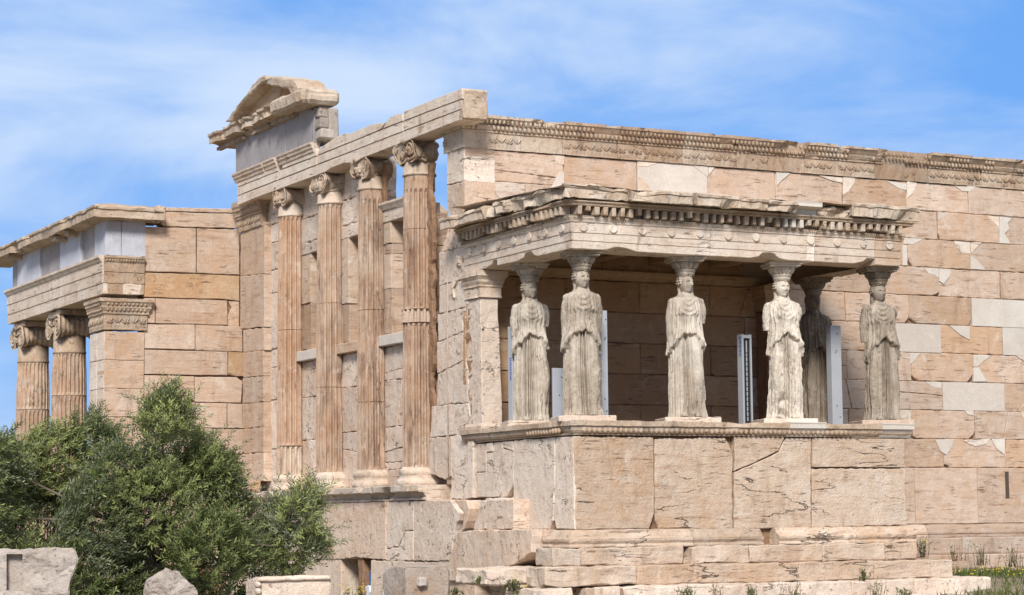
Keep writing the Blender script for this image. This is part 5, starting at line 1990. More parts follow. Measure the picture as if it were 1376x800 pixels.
# ------------------------------------------------------------------ steel props and panels in the porch
def steel_post(x, y, z1, w, d, label, slotted=False, mat=STEEL, name='steel_post', cat='post', mark=None):
    root = thing(name, (x, y, ZF), label, cat)
    b = MB()
    if slotted:
        t = 0.03
        box(b, (x - w / 2, y - d / 2, ZF), (x - w / 2 + t * 1.2, y + d / 2, z1), (0.5, 0.5, 0), 0.004)
        box(b, (x + w / 2 - t, y - d / 2, ZF), (x + w / 2, y + d / 2, z1), (0.5, 0.5, 0), 0.004)
        box(b, (x - w / 2 + t * 1.2 + .001, y - d / 2, z1 - 0.07), (x + w / 2 - t - .001, y + d / 2, z1 - 0.01), (0.5, 0.5, 0), 0.004)
        b.build('frame', mat, root)
        s = MB()
        box(s, (x - w / 2 + t * 1.2 + .002, y - d / 2 + 0.03, ZF + 0.01), (x + w / 2 - t - .002, y + d / 2, z1 - 0.072), (0.5, 0.5, 0), 0)
        s.build('black_insert', DARKM, root)
        r_ = MB()
        n = 14
        for i in range(n):
            z = ZF + 0.1 + (z1 - ZF - 0.4) * i / n
            box(r_, (x - 0.010, y - d / 2 + 0.012, z), (x + 0.010, y - d / 2 + 0.029, z + 0.075), (0.5, 0.5, 0), 0.003)
        box(r_, (x - 0.010, y - d / 2 + 0.012, z1 - 0.34), (x + 0.012, y - d / 2 + 0.029, z1 - 0.11), (0.5, 0.5, 0), 0.003)
        r_.build('slot_strip', STEEL, root)
    else:
        box(b, (x - w / 2, y - d / 2, ZF), (x + w / 2, y + d / 2, z1), (0.5, 0.5, 0), 0.006)
        b.build('post_body', mat, root)
        c = MB()
        for zz in (z1 - 0.15, z1 - 0.45, z1 - 0.48, ZF + 0.4, ZF + 0.2):
            ellipsoid(c, (x - w * 0.25 + (zz * 7.3 % 1) * w * 0.5, y - d / 2 - 0.002, zz), ((0.012, 0, 0), (0, 0.008, 0), (0, 0, 0.012)), 6, 4, (0.5, 0.5, 0))
        c.build('bolt', DARKM, root)
    if mark:
        # small blue lettering running up the west face
        t = MB()
        X, z0, n, h = mark
        yy = y - d / 2 + d * 0.35
        for i in range(n):
            z = z0 + i * h * 1.45
            box(t, (X - 0.004, yy - 0.02, z), (X + 0.002, yy + 0.025, z + h * 0.28), (0.5, 0.5, 0), 0)
            box(t, (X - 0.004, yy - 0.02, z + h * 0.7), (X + 0.002, yy + 0.025, z + h), (0.5, 0.5, 0), 0)
            box(t, (X - 0.0035, yy - 0.02 if i % 2 else yy + 0.012, z + h * 0.28), (X + 0.002, yy - 0.008 if i % 2 else yy + 0.025, z + h * 0.7), (0.5, 0.5, 0), 0)
        t.build('blue_lettering', BLUEINK, root)
    return root


p = on_y(689, 500, -1.35)
steel_post(p.x, -1.35, 4.93, 0.10, 0.16, 'grey steel post with blue lettering behind the leftmost statue', mark=(p.x - 0.05, 4.02, 5, 0.055))
p = on_y(815, 500, -3.05)
steel_post(p.x - 0.06, -3.05, 5.08, 0.12, 0.10, 'narrow grey steel strip behind the front left corner statue')
p = on_y(750, 500, -2.5)
steel_post(p.x + 0.12, -2.5, 4.15, 0.46, 0.05, 'flat grey panel between the two leftmost statues', mat=PANEL, name='grey_panel', cat='panel')
p = on_y(805, 530, -2.6)
steel_post(p.x + 0.02, -2.62, 4.16, 0.17, 0.05, 'short grey panel just right of the corner statue', mat=PANEL, name='grey_panel', cat='panel')
p = on_y(1001, 500, -2.4)
steel_post(p.x, -2.4, 4.83, 0.20, 0.16, 'grey post with a black slotted front beside the eroded statue', True, mark=(p.x - 0.10, 4.45, 5, 0.05))
p = on_y(1121, 500, -2.35)
steel_post(p.x, -2.35, 5.05, 0.22, 0.16, 'tall pale grey boxed post in front of the brown shaded statue')

# ------------------------------------------------------------------ north porch (left of the picture)
NY = 11.6           # plane of its south side
NX = -3.02          # plane of its west side


def north_porch():
    root = thing('side_porch_wall', (-1.5, NY, 0.1), 'warm honey-coloured block wall of the left side porch above the olive tree', 'wall')
    och, tan = MB(), MB()
    fr = SF(NY)

    def P(*q):
        return [ps(a, b, NY) for a, b in q]
    rows = [
        ([(195, 305), (263.5, 307), (263.5, 367), (250, 366.5), (195, 365)], .55, 0), ([(265, 307), (322, 309), (322, 369.5), (265, 367)], .6, 0),
        ([(194, 366.5), (265, 368.5), (322, 371), (322, 405), (300, 402), (240, 401), (194, 399)], .85, 0.0),
        ([(194, 401), (208.5, 401), (208.5, 434.5), (194, 434)], .6, 0), ([(209.5, 401), (305.5, 404), (306, 422), (306, 437), (209.5, 434.5)], .6, 0.006), ([(307, 405), (322, 405.5), (322, 440), (307, 438.5), (307, 424), (312, 414)], .7, -0.02),
        ([(194, 436), (262, 436.5), (262, 470), (194, 468.5)], .4, 0), ([(263, 436.5), (326, 439), (326, 473), (263, 471)], .65, 0),
        ([(194, 470), (306, 473), (306, 504.5), (194, 503)], .5, 0), ([(307, 473), (328, 474), (328, 506), (318, 506), (307, 503)], .85, 0),
        ([(194, 504.5), (261, 506), (261, 538), (250, 540), (194, 538)], .5, 0), ([(262, 506.5), (318, 507), (326, 513), (324, 541.5), (262, 540.5)], .6, 0),
        ([(194, 540), (262, 541), (262, 574), (194, 572)], .5, 0), ([(263, 541.5), (305, 542), (305, 575.5), (263, 575)], .55, 0), ([(306, 542), (326, 543), (326, 576), (306, 575.5)], .6, 0),
        ([(194, 574), (285, 576), (285, 609), (194, 608)], .55, 0), ([(286, 576.5), (326, 577), (326, 610), (286, 609)], .6, 0),
        ([(194, 610), (255, 611), (255, 660), (194, 660)], .5, 0), ([(256, 611), (326, 611.5), (326, 660), (256, 660)], .55, 0),
        ([(194, 661), (326, 661), (326, 760), (194, 760)], .5, 0), ([(100, 661), (193, 661), (193, 760), (100, 760)], .5, 0),
    ]
    for q, h, n0 in rows:
        poly_block(och if h > 0.8 else tan, fr, P(*q), n0, 0.12, 0.010, (h, min(1, max(0, rnd.gauss(0.58, 0.07))), rnd.random()), 0.006, 0.15)
    # top course above the wall, paler
    for q in ([(212, 276), (222, 278), (222, 304.5), (217, 301), (212, 288)], [(222.5, 279), (318, 281), (318, 287), (222.5, 284)], [(222.5, 285), (318, 288), (318, 307), (222.5, 304.5)]):
        poly_block(tan, fr, P(*q), 0.02, 0.4, 0.012, (0.6, 0.58, rnd.random()), 0.006, 0.15)
    tan.build('wall_blocks', TAN, root)
    och.build_split('ochre_block', OCHRE, root)
    co = MB()
    box(co, (NX + 1.0, NY + 0.10, 0.0), (0.3, NY + 0.8, 8.1), T(0.6), 0)
    co.build('wall_core', BROWNROCK, root)

    # corner pier with carved capital
    ra = thing('corner_pier', (NX + 0.45, NY + 0.5, 0.2), 'block corner pier with a carved band at the left end of the honey-coloured wall', 'pier')
    mb, pk = MB(), MB()
    zs = [1.0, 2.2, 3.25, 3.95, 4.56, 5.18, 5.80]
    frw = WF(NX)
    for i in range(len(zs) - 1):
        poly_block(mb, SF(NY - 0.03), rect(NX + 0.004, zs[i] + 0.004, NX + 0.90, zs[i + 1] - 0.004), 0.0, 0.5, 0.01, (0.6 + 0.2 * nz(i * 2.2, 0, 0), 0.58, rnd.random()), 0.008, 0.15)
        poly_block(pk, frw, rect(-NY - 0.50, zs[i] + 0.004, -NY + 0.02, zs[i + 1] - 0.004), 0.0, 0.3, 0.01, (0.25, 0.7, rnd.random()), 0.004, 0.2)
        poly_block(pk, frw, rect(-NY - 1.05, zs[i] + 0.004, -NY - 0.51, zs[i + 1] - 0.004), 0.0, 0.3, 0.01, (0.25, 0.7, rnd.random()), 0.004, 0.2)
    mb.build('pier_blocks', TAN, ra)
    pk.build('pale_side_blocks', CREAM, ra)
    cp = MB()
    z0 = 5.83
    path = [(NX, NY + 1.05), (NX, NY - 0.03), (NX + 0.93, NY - 0.03), (NX + 0.93, NY + 0.1)]
    sweep(cp, mpath(path), [(-0.3, z0), (0.02, z0), (0.03, z0 + 0.02), (0.02, z0 + 0.03), (0.02, z0 + 0.34), (0.05, z0 + 0.35), (0.05, z0 + 0.39), (0.04, z0 + 0.40), (0.09, z0 + 0.48), (0.09, z0 + 0.51), (0.08, z0 + 0.52), (0.13, z0 + 0.60), (0.15, z0 + 0.61), (0.15, z0 + 0.68), (-0.3, z0 + 0.70)], (0.6, 0.5, 0.3), 0.1, 0.008)
    for i, (x, y, nx, ny, dx, dy) in enumerate(along(path[:3], 0.165)):
        palmette(cp, x + nx * 0.02, y + ny * 0.02, nx, ny, dx, dy, z0 + 0.04, 0.29, 0.16, (0.6, 0.5, 0.3), i % 2 == 1)
    for (x, y, nx, ny, dx, dy) in along(path[:3], 0.085):
        for (o, z) in ((0.065, z0 + 0.44), (0.105, z0 + 0.56)):
            ellipsoid(cp, (x + nx * o, y + ny * o, z), (Vector((dx, dy, 0)) * 0.028, Vector((nx, ny, 0)) * 0.03, Vector((0, 0, 0.04))), 6, 4, (0.6, 0.5, 0.3))
    cp.roughen(0.006, 6)
    cp.build('carved_capital', CARVE, ra)

    # columns
    for k, (cy, lab) in enumerate(((15.72, 'fluted side-porch column beside the pale corner pier'), (18.90, 'fluted column at the far left corner of the side porch'))):
        rc = thing('ionic_column', (NX + 0.42, cy, 0.5), lab, 'column', 'columns of the side porch')
        cx = NX + 0.42
        mb = MB()
        zn = 6.02
        fluted(mb, cx, cy, 0.5, 4.62 if k == 0 else 4.45, 0.44, 0.405, 24, (0.55, 0.5, 0.2 + 0.3 * k), 3.0 + k * 5, 0.3, 30)
        fluted(mb, cx, cy, 4.63 if k == 0 else 4.46, 5.60, 0.405, 0.375, 24, (0.45, 0.58, 0.4 + 0.3 * k), 5.0 + k * 5, 0.15, 14, ())
        mb.build('shaft', SHAFT, rc)
        nk = MB()
        lathe(nk, (cx, cy), [(0.375, 5.605), (0.39, 5.62), (0.385, 5.66), (0.375, 5.67), (0.375, zn)], 36, (0.5, 0.55, 0.3))
        nk.build('necking', CARVE, rc)
        ionic_capital(rc, cx, cy, zn - 0.01, 0.60, 0.37, 0.375, (0.5, 0.55, 0.2 + k * .3), 0.030, 0.40, True, CARVE, 'capital', k * 3.3)

    # entablature
    re_ = thing('entablature', (NX + 1, 15, 6.6), 'long projecting roof beam of the left side porch with pale grey frieze slabs', 'porch roof')
    ar = MB()
    YN = 19.65
    sweep(ar, mpath([(NX - 0.03, YN), (NX - 0.03, NY - 0.02)]), [(-0.85, 6.62), (0.0, 6.62), (0.0, 6.85), (0.018, 6.857), (0.018, 7.09), (0.036, 7.097), (0.036, 7.31), (0.06, 7.32), (0.10, 7.39), (0.12, 7.40), (0.12, 7.45), (-0.85, 7.46)], (0.35, 0.64, 0.2), 0.2, 0.006,
          lambda s, o, z: (o, z + (max(0, nz(s * 1.3, 0, 3) - 0.3) * 0.15 if o > -0.5 and z < 6.7 else 0)))
    ar.build('architrave', CREAM, re_)
    ar2 = MB()
    sweep(ar2, mpath([(NX - 0.025, NY - 0.022), (NX + 0.885, NY - 0.022)]), [(-0.1, 6.62), (0.0, 6.62), (0.0, 6.85), (0.018, 6.857), (0.018, 7.09), (0.036, 7.097), (0.036, 7.30), (0.05, 7.31), (0.075, 7.37), (0.10, 7.39), (0.10, 7.43), (-0.1, 7.46)], (0.75, 0.5, 0.6), 0.08, 0.014,
          lambda s, o, z: (o - max(0, nz(s * 4, z * 4, 2) - 0.2) * 0.06, z))
    for (x, y, nx, ny, dx, dy) in along([(NX, NY - 0.022), (NX + 0.88, NY - 0.022)], 0.06):
        ellipsoid(ar2, (x, y - 0.07, 7.35), ((0.022, 0, 0), (0, 0.02, 0), (0, 0, 0.03)), 6, 4, (0.6, 0.45, 0.4))
    ar2.build('architrave_end', CARVE, re_)
    core = MB()
    box(core, (NX + 0.12, NY + 0.15, 6.64), (NX + 0.8, YN - 0.1, 8.15), T(0.5), 0)
    core.build('frieze_core', BROWNROCK, re_)
    # frieze slabs: west face
    Xf = NX + 0.02
    seq = [(YN - 0.02, 19.0, 'd'), (18.98, 16.95, 'p'), (16.93, 15.2, 'd'), (15.18, 13.55, 'p'), (13.5, 13.1, 'b'), (13.08, 12.45, 'd'), (12.43, NY + 0.02, 'p')]
    for i, (a, b, c) in enumerate(seq):
        fz = MB()
        poly_block(fz, WF(Xf), rect(-a, 7.462, -b, 8.22), {'p': 0.0, 'd': -0.05, 'b': -0.07}[c], 0.10, 0.006, (0.4, 0.62 if c == 'p' else 0.75, rnd.random()), 0.002, 0.4)
        o = fz.build('frieze_slab', PALEGREY if c == 'p' else ELEU, re_)
    for a, b in ((0.0, 0.35), (0.355, 0.90)):
        fz = MB()
        poly_block(fz, SF(NY - 0.0), rect(Xf + 0.004 + a, 7.462, Xf + b, 8.22), 0.0, 0.12, 0.006, (0.6, 0.5, 0.7 + a), 0.003, 0.3)
        fz.build('frieze_slab', PALEGREY, re_)
    cn = MB()
    path = [(NX, 21.2), (NX, NY), (NX + 1.22, NY)]
    sweep(cn, mpath(path), [(-0.4, 8.215), (0.10, 8.22), (0.13, 8.25), (0.32, 8.27), (0.33, 8.24), (0.37, 8.24), (0.37, 8.41), (0.40, 8.42), (0.40, 8.47), (0.30, 8.52), (-0.2, 8.62), (-0.5, 8.62)], (0.4, 0.55, 0.3), 0.15, 0.014,
          lambda s, o, z: (o - (max(0, nz(s * 1.1, z * 3, 6.1) - 0.22) * 0.5 if o > 0.3 else 0), z - (max(0, nz(s * 2.3, 3, 1)) * 0.05 if z > 8.4 else 0)))
    cn.build('cornice', CARVE, re_)
    br = MB()
    for (y, w) in ((13.6, .3), (14.6, .35), (18.5, .3)):
        box(br, (NX - 0.26, y, 8.12), (NX + 0.1, y + w, 8.26), (0.5, 0.45, 0.3), 0.03, 0.1)
    br.roughen(0.03, 4)
    br.build_split('broken_soffit_stone', CARVE, re_)
    cl = MB()
    box(cl, (NX + 0.8, NY + 0.5, 6.9), (3.0, YN, 7.2), (0.6, 0.3, 0.4), 0)
    cl.build('ceiling_slab', OCHRE, re_)
    # inner wall of the porch, seen between the columns
    iw = MB()
    box(iw, (1.2, NY + 0.8, 0), (1.7, YN + 0.4, 6.9), (0.6, 0.4, 0.4), 0)
    iw.build('inner_wall', OCHRE, re_)


north_porch()


# ------------------------------------------------------------------ foliage
def leaf_material(name, top, under, rough=0.55):
    m = bpy.data.materials.new(name)
    m.use_nodes = True
    t = NT(m.node_tree)
    t.n.clear()
    g = t.node('ShaderNodeNewGeometry')
    at = t.node('ShaderNodeAttribute')
    at.attribute_name = 'tint'
    sp = t.node('ShaderNodeSeparateColor')
    t.put(sp.inputs[0], at.outputs['Color'])
    c0 = t.mix(sp.outputs[0], top[0], top[1])
    c1 = t.mix(sp.outputs[0], under[0], under[1])
    c = t.mix(g.outputs['Backfacing'], c0, c1)
    d = t.node('ShaderNodeBsdfPrincipled')
    t.put(d.inputs['Base Color'], c)
    d.inputs['Roughness'].default_value = rough
    d.inputs['Specular IOR Level'].default_value = 0.35
    tr = t.node('ShaderNodeBsdfTranslucent')
    t.put(tr.inputs[0], t.mix(0.5, c0, (0.10, 0.13, 0.02)))
    ms = t.node('ShaderNodeMixShader')
    ms.inputs[0].default_value = 0.3
    t.l.new(d.outputs[0], ms.inputs[1])
    t.l.new(tr.outputs[0], ms.inputs[2])
    o = t.node('ShaderNodeOutputMaterial')
    t.l.new(ms.outputs[0], o.inputs[0])
    return m


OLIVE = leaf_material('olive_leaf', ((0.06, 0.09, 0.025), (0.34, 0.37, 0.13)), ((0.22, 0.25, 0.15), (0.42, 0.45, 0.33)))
WEED = leaf_material('weed_leaf', ((0.05, 0.08, 0.02), (0.13, 0.15, 0.035)), ((0.08, 0.12, 0.03), (0.16, 0.18, 0.05)))
DRYW = plain('dry_stalk', (0.22, 0.16, 0.10), 0.9)
FLOWER = plain('yellow_flower', (0.65, 0.50, 0.03), 0.7)
BARK = plain('olive_bark', (0.12, 0.09, 0.065), 0.95, 0, 0.35, 9)


def leaves_mesh(name, base, dirs, normals, length, width, tint, mat, parent=None):
    """arrays -> one mesh of folded leaf quads"""
    n = len(base)
    side = np.cross(dirs, normals)
    side /= np.linalg.norm(side, axis=1, keepdims=True) + 1e-9
    nn = np.cross(side, dirs)
    L = length[:, None]
    W = width[:, None]
    v = np.empty((n, 4, 3))
    v[:, 0] = base
    v[:, 1] = base + dirs * L * 0.45 + side * W * 0.5 + nn * W * 0.15
    v[:, 2] = base + dirs * L - nn * L * 0.10
    v[:, 3] = base + dirs * L * 0.45 - side * W * 0.5 + nn * W * 0.15
    me = bpy.data.meshes.new(name)
    me.vertices.add(n * 4)
    me.vertices.foreach_set('co', v.reshape(-1))
    me.loops.add(n * 4)
    me.loops.foreach_set('vertex_index', np.arange(n * 4, dtype=np.int32))
    me.polygons.add(n)
    me.polygons.foreach_set('loop_start', np.arange(0, n * 4, 4, dtype=np.int32))
    me.polygons.foreach_set('loop_total', np.full(n, 4, dtype=np.int32))
    me.materials.append(mat)
    me.update(calc_edges=True)
    at = me.attributes.new('tint', 'FLOAT_COLOR', 'FACE')
    a = np.ones((n, 4), dtype=np.float32)
    a[:, 0] = tint
    at.data.foreach_set('color', a.ravel())
    o = bpy.data.objects.new(name, me)
    COL.objects.link(o)
    if parent is not None:
        o.parent = parent
        o.matrix_parent_inverse = Matrix.Translation(parent.location).inverted()
    return o


def olive_tree():
    rg = np.random.default_rng(5)
    D = 34.0
    base = CAM + ray(205, 800) * D
    root = thing('olive_tree', (base.x, base.y, 0.0), 'dense bushy olive tree with silvery green leaves in front of the temple', 'tree')
    lobes = [(20, 655, 62), (70, 625, 58), (122, 605, 46), (160, 640, 55), (222, 575, 42), (240, 610, 52), (275, 640, 48), (292, 645, 34), (305, 700, 46), (205, 680, 70), (130, 700, 75), (50, 715, 80),
             (366, 715, 34), (395, 700, 36), (412, 735, 26), (385, 745, 32), (340, 770, 52), (285, 745, 66), (215, 770, 70), (130, 790, 75), (40, 800, 80), (-30, 690, 80), (-60, 780, 90), (150, 860, 90), (250, 850, 80), (330, 840, 60), (60, 880, 90), (408, 684, 22), (225, 548, 20), (-10, 620, 36)]
    tips, heads = [], []
    B, Dr, Nm, Ln, Wd, Tn = [], [], [], [], [], []
    s = D / F_PX
    for li, (px, py, pr) in enumerate(lobes):
        dd = D + rg.uniform(-0.9, 0.9)
        if px > 330 and py < 780:
            dd = D + rg.uniform(-0.3, 0.5)
        c = np.array(CAM + ray(px, py) * dd)
        r_ = pr * s * 0.90
        ntw = int(50 + 560 * (r_ / 0.8) ** 2)
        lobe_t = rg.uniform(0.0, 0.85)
        lobe_d = np.array([0.45, -0.25, 0.5]) + rg.normal(size=3) * 0.35
        for k in range(ntw):
            d = rg.normal(size=3)
            d /= np.linalg.norm(d)
            if d[2] < -0.5 and rg.random() < 0.5:
                d[2] = -d[2]
            rad = r_ * rg.uniform(0.45, 1.02) ** 0.6
            wob = 1 + 0.42 * noise.noise(Vector((d[0] * 2.2 + li, d[1] * 2.2, d[2] * 2.2 + li)))
            p0 = c + d * rad * wob * 0.82
            tw = d * 0.70 + lobe_d + rg.normal(size=3) * 0.22
            tw /= np.linalg.norm(tw)
            L = rg.uniform(0.16, 0.34) if rg.random() < 0.85 else rg.uniform(0.35, 0.6)
            nl = int(L / 0.020)
            ax = np.cross(tw, rg.normal(size=3))
            ax /= np.linalg.norm(ax)
            ay = np.cross(tw, ax)
            tt = np.clip(lobe_t + rg.normal() * 0.22, 0, 1)
            for j in range(nl):
                f = (j + 1) / nl
                a = (j % 2) * math.pi + (j // 2) * 1.3 + rg.uniform(-.3, .3)
                out = ax * math.cos(a) + ay * math.sin(a)
                ld = tw * 0.75 + out * 0.7
                ld /= np.linalg.norm(ld)
                B.append(p0 + tw * L * f + np.array([0, 0, -0.04 * f * f]))
                Dr.append(ld)
                nm = tw - ld * np.dot(tw, ld) + rg.normal(size=3) * 0.25
                Nm.append(nm)
                Ln.append(rg.uniform(0.085, 0.14) * (1.0 - 0.3 * f))
                Wd.append(rg.uniform(0.018, 0.027))
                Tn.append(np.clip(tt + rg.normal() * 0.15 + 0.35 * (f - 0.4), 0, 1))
        tips.append(c)
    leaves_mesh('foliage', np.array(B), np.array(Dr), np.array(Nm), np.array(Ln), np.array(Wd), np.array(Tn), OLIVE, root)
    # trunk and limbs
    tr = MB()
    b0 = Vector((base.x, base.y, -0.1))
    tube(tr, [b0, b0 + Vector((0.05, 0.02, 0.5)), b0 + Vector((-0.05, 0.1, 1.0)), b0 + Vector((0.0, 0.05, 1.4))], [0.28, 0.22, 0.19, 0.17], 12, (0.5, 0.5, 0))
    tr.roughen(0.04, 5)
    tr.build('trunk', BARK, root)
    lb = MB()
    for t_ in tips:
        a = b0 + Vector((0.0, 0.05, 1.0 + rnd.random() * 0.5))
        e = a.lerp(Vector(t_), 0.8)
        m_ = a.lerp(e, 0.5) + Vector((rnd.uniform(-.15, .15), rnd.uniform(-.15, .15), rnd.uniform(0, .2)))
        tube(lb, [a, m_, e], [0.05, 0.03, 0.01], 7, (0.5, 0.5, 0))
    lb.build('branches', BARK, root)
    return len(B)


NLEAF = olive_tree()


# ------------------------------------------------------------------ foreground stones
def finish_rock(mb, name, mat, label, cat, amp=0.03, scale=2.5, loc=(0, 0, 0)):
    mb.roughen(amp, scale, rnd.random() * 40, 4)
    o = mb.build(name, mat)
    return tag(o, label, cat, kind='thing')


def extruded_rock(poly_px, D, depth, tint, sub=0.09, amp=0.02, skew=(-0.35, 0.35, 0.0)):
    """outline traced at distance D becomes the front of a thick stone; grid-subdivided"""
    pts = [CAM + ray(x, y) * D for x, y in poly_px]
    back = Vector((FW.x, FW.y, 0)).normalized() * depth + RT * skew[0] * depth
    bm = bmesh.new()
    f = [bm.verts.new(p) for p in pts]
    b = [bm.verts.new(p + back + Vector((0, 0, -0.05))) for p in pts]
    n = len(pts)
    bm.faces.new(f)
    bm.faces.new(b[::-1])
    for i in range(n):
        bm.faces.new((f[i], b[i], b[(i + 1) % n], f[(i + 1) % n]))
    bmesh.ops.recalc_face_normals(bm, faces=bm.faces[:])
    bmesh.ops.bevel(bm, geom=[e for e in bm.edges], offset=0.018, segments=2, affect='EDGES')
    bmesh.ops.triangulate(bm, faces=[x for x in bm.faces if len(x.verts) > 4])
    for _ in range(5):
        es = [e for e in bm.edges if e.calc_length() > sub]
        if not es:
            break
        bmesh.ops.subdivide_edges(bm, edges=es, cuts=1)
        bmesh.ops.triangulate(bm, faces=[x for x in bm.faces if len(x.verts) > 4])
    mb = MB()
    bm.verts.index_update()
    mb.add([v.co[:] for v in bm.verts], [[v.index for v in x.verts] for x in bm.faces], tint)
    bm.free()
    return mb


def stones():
    D = 28.0
    # 1: big block with a cut rectangular socket
    mb = extruded_rock([(-90, 742), (-20, 739), (40, 739), (100, 737), (104, 748), (101, 765), (95, 790), (88, 850), (86, 900), (-90, 900)], D, 0.9, (0.25, 0.6, 0.3), 0.05)
    o = finish_rock(mb, 'stone_block', ROUGHROCK, 'big rough stone block with a rectangular socket cut in its face, at the bottom left', 'stone block', 0.04, 3.2)
    cut = bpy.data.meshes.new('cut')
    c = [CAM + ray(x, y) * (D - 0.3) for x, y in ((8, 744), (31, 744), (30, 794), (8, 794))]
    c2 = [CAM + ray(x, y) * (D + 0.12) for x, y in ((9, 745), (30, 745), (29.5, 793), (9, 793))]
    cut.from_pydata([tuple(p) for p in c + c2], [], [(0, 1, 2, 3), (7, 6, 5, 4), (0, 4, 5, 1), (1, 5, 6, 2), (2, 6, 7, 3), (3, 7, 4, 0)])
    bmc = bmesh.new()
    bmc.from_mesh(cut)
    bmesh.ops.recalc_face_normals(bmc, faces=bmc.faces[:])
    bmc.to_mesh(cut)
    bmc.free()
    co = bpy.data.objects.new('cut', cut)
    COL.objects.link(co)
    md = o.modifiers.new('b', 'BOOLEAN')
    md.object = co
    md.operation = 'DIFFERENCE'
    md.solver = 'EXACT'
    dg = bpy.context.evaluated_depsgraph_get()
    dg.update()
    me = bpy.data.meshes.new_from_object(o.evaluated_get(dg))
    o.modifiers.clear()
    o.data = me
    bpy.data.objects.remove(co)
    settint(o, (0.3, 0.6, 0.3))
    # 2: pointed stone
    mb = extruded_rock([(198, 850), (204, 790), (205, 779), (214, 769), (226, 764), (234, 766), (242, 768), (254, 780), (268, 798), (285, 850)], D + 0.5, 0.5, (0.25, 0.58, 0.6), 0.04)
    finish_rock(mb, 'stone_block', ROUGHROCK, 'small pointed boulder in front of the olive tree', 'boulder', 0.045, 4.0)
    # 3: moulded block
    root = thing('stone_block', CAM + ray(395, 900) * (D - 0.5), 'long pale block with a rounded moulded edge along its top, beside the olive branch', 'stone block')
    mb = extruded_rock([(345, 784), (346, 776), (352, 774), (440, 772.5), (444.5, 776), (445, 850), (445, 900), (346, 900), (345, 800)], D - 0.5, 0.6, (0.3, 0.66, 0.8), 0.08)
    mb.roughen(0.012, 3.5, 3)
    mb.build('block_body', PINK, root)
    md_ = MB()
    a = CAM + ray(346, 779) * (D - 0.52)
    b = CAM + ray(444, 776.5) * (D - 0.52)
    tube(md_, [a.lerp(b, i / 12) for i in range(13)], 0.028, 12, (0.3, 0.68, 0.8))
    for (y, r_) in ((786, 0.045), (795, 0.05), (806, 0.05)):
        p = CAM + ray(346.5, y) * (D - 0.5)
        ellipsoid(md_, p, ((0.035, 0, 0), (0, 0.08, 0), (0, 0, r_ * 0.9)), 10, 8, (0.25, 0.66, 0.6))
    md_.roughen(0.008, 8)
    md_.build('moulding', PINK, root)
    # 4: block with a square boss, two facets
    root = thing('stone_block', CAM + ray(560, 900) * (D - 1), 'two-faced broken block with a small square boss on its brown front', 'stone block')
    # front face plane (559-603) slightly turned to the right; left facet turned to the left
    p = {}
    d0 = D - 1.0
    F = [(545.5, 769), (548, 763.5), (560, 762.5), (590, 761.5), (601, 765), (603, 772), (602, 900), (545.5, 900)]
    bm = bmesh.new()
    fv = [bm.verts.new(CAM + ray(x, y) * (d0 + (x - 545) * 0.0022)) for x, y in F]
    Lp = [(545.0, 762.5), (530, 760), (519, 766), (514, 772), (514, 778), (520, 800), (526, 900)]
    lv = [bm.verts.new(CAM + ray(x, y) * (d0 + 0.02 + (545 - x) * 0.017)) for x, y in Lp]
    bk = [bm.verts.new(CAM + ray(x, y) * (d0 + 0.62)) for x, y in ((528, 760), (540, 757), (575, 757), (600, 760), (604, 768), (604, 900), (527, 900), (518, 772))]
    bmesh.ops.convex_hull(bm, input=bm.verts[:])
    bmesh.ops.delete(bm, geom=[v for v in bm.verts if not v.link_faces], context='VERTS')
    bmesh.ops.bevel(bm, geom=bm.edges[:], offset=0.012, segments=1, affect='EDGES')
    bmesh.ops.triangulate(bm, faces=bm.faces[:])
    for _ in range(5):
        es = [e for e in bm.edges if e.calc_length() > 0.08]
        if not es:
            break
        bmesh.ops.subdivide_edges(bm, edges=es, cuts=1)
        bmesh.ops.triangulate(bm, faces=[x for x in bm.faces if len(x.verts) > 3])
    bm.verts.index_update()
    m2 = MB()
    m2.add([v.co[:] for v in bm.verts], [[v.index for v in x.verts] for x in bm.faces], (0.6, 0.5, 0.2))
    bm.free()
    m2.roughen(0.008, 3.0, 4)
    m2.build('block_body', ROUGHROCK, root)
    bs = MB()
    c = CAM + ray(566.5, 782) * (d0 + 0.02)
    box(bs, (c.x - 0.05, c.y - 0.06, c.z - 0.055), (c.x + 0.05, c.y + 0.05, c.z + 0.055), (0.2, 0.7, 0.7), 0.012, 0.03)
    bs.roughen(0.008, 12)
    bs.build('square_boss', ROUGHROCK, root)


stones()


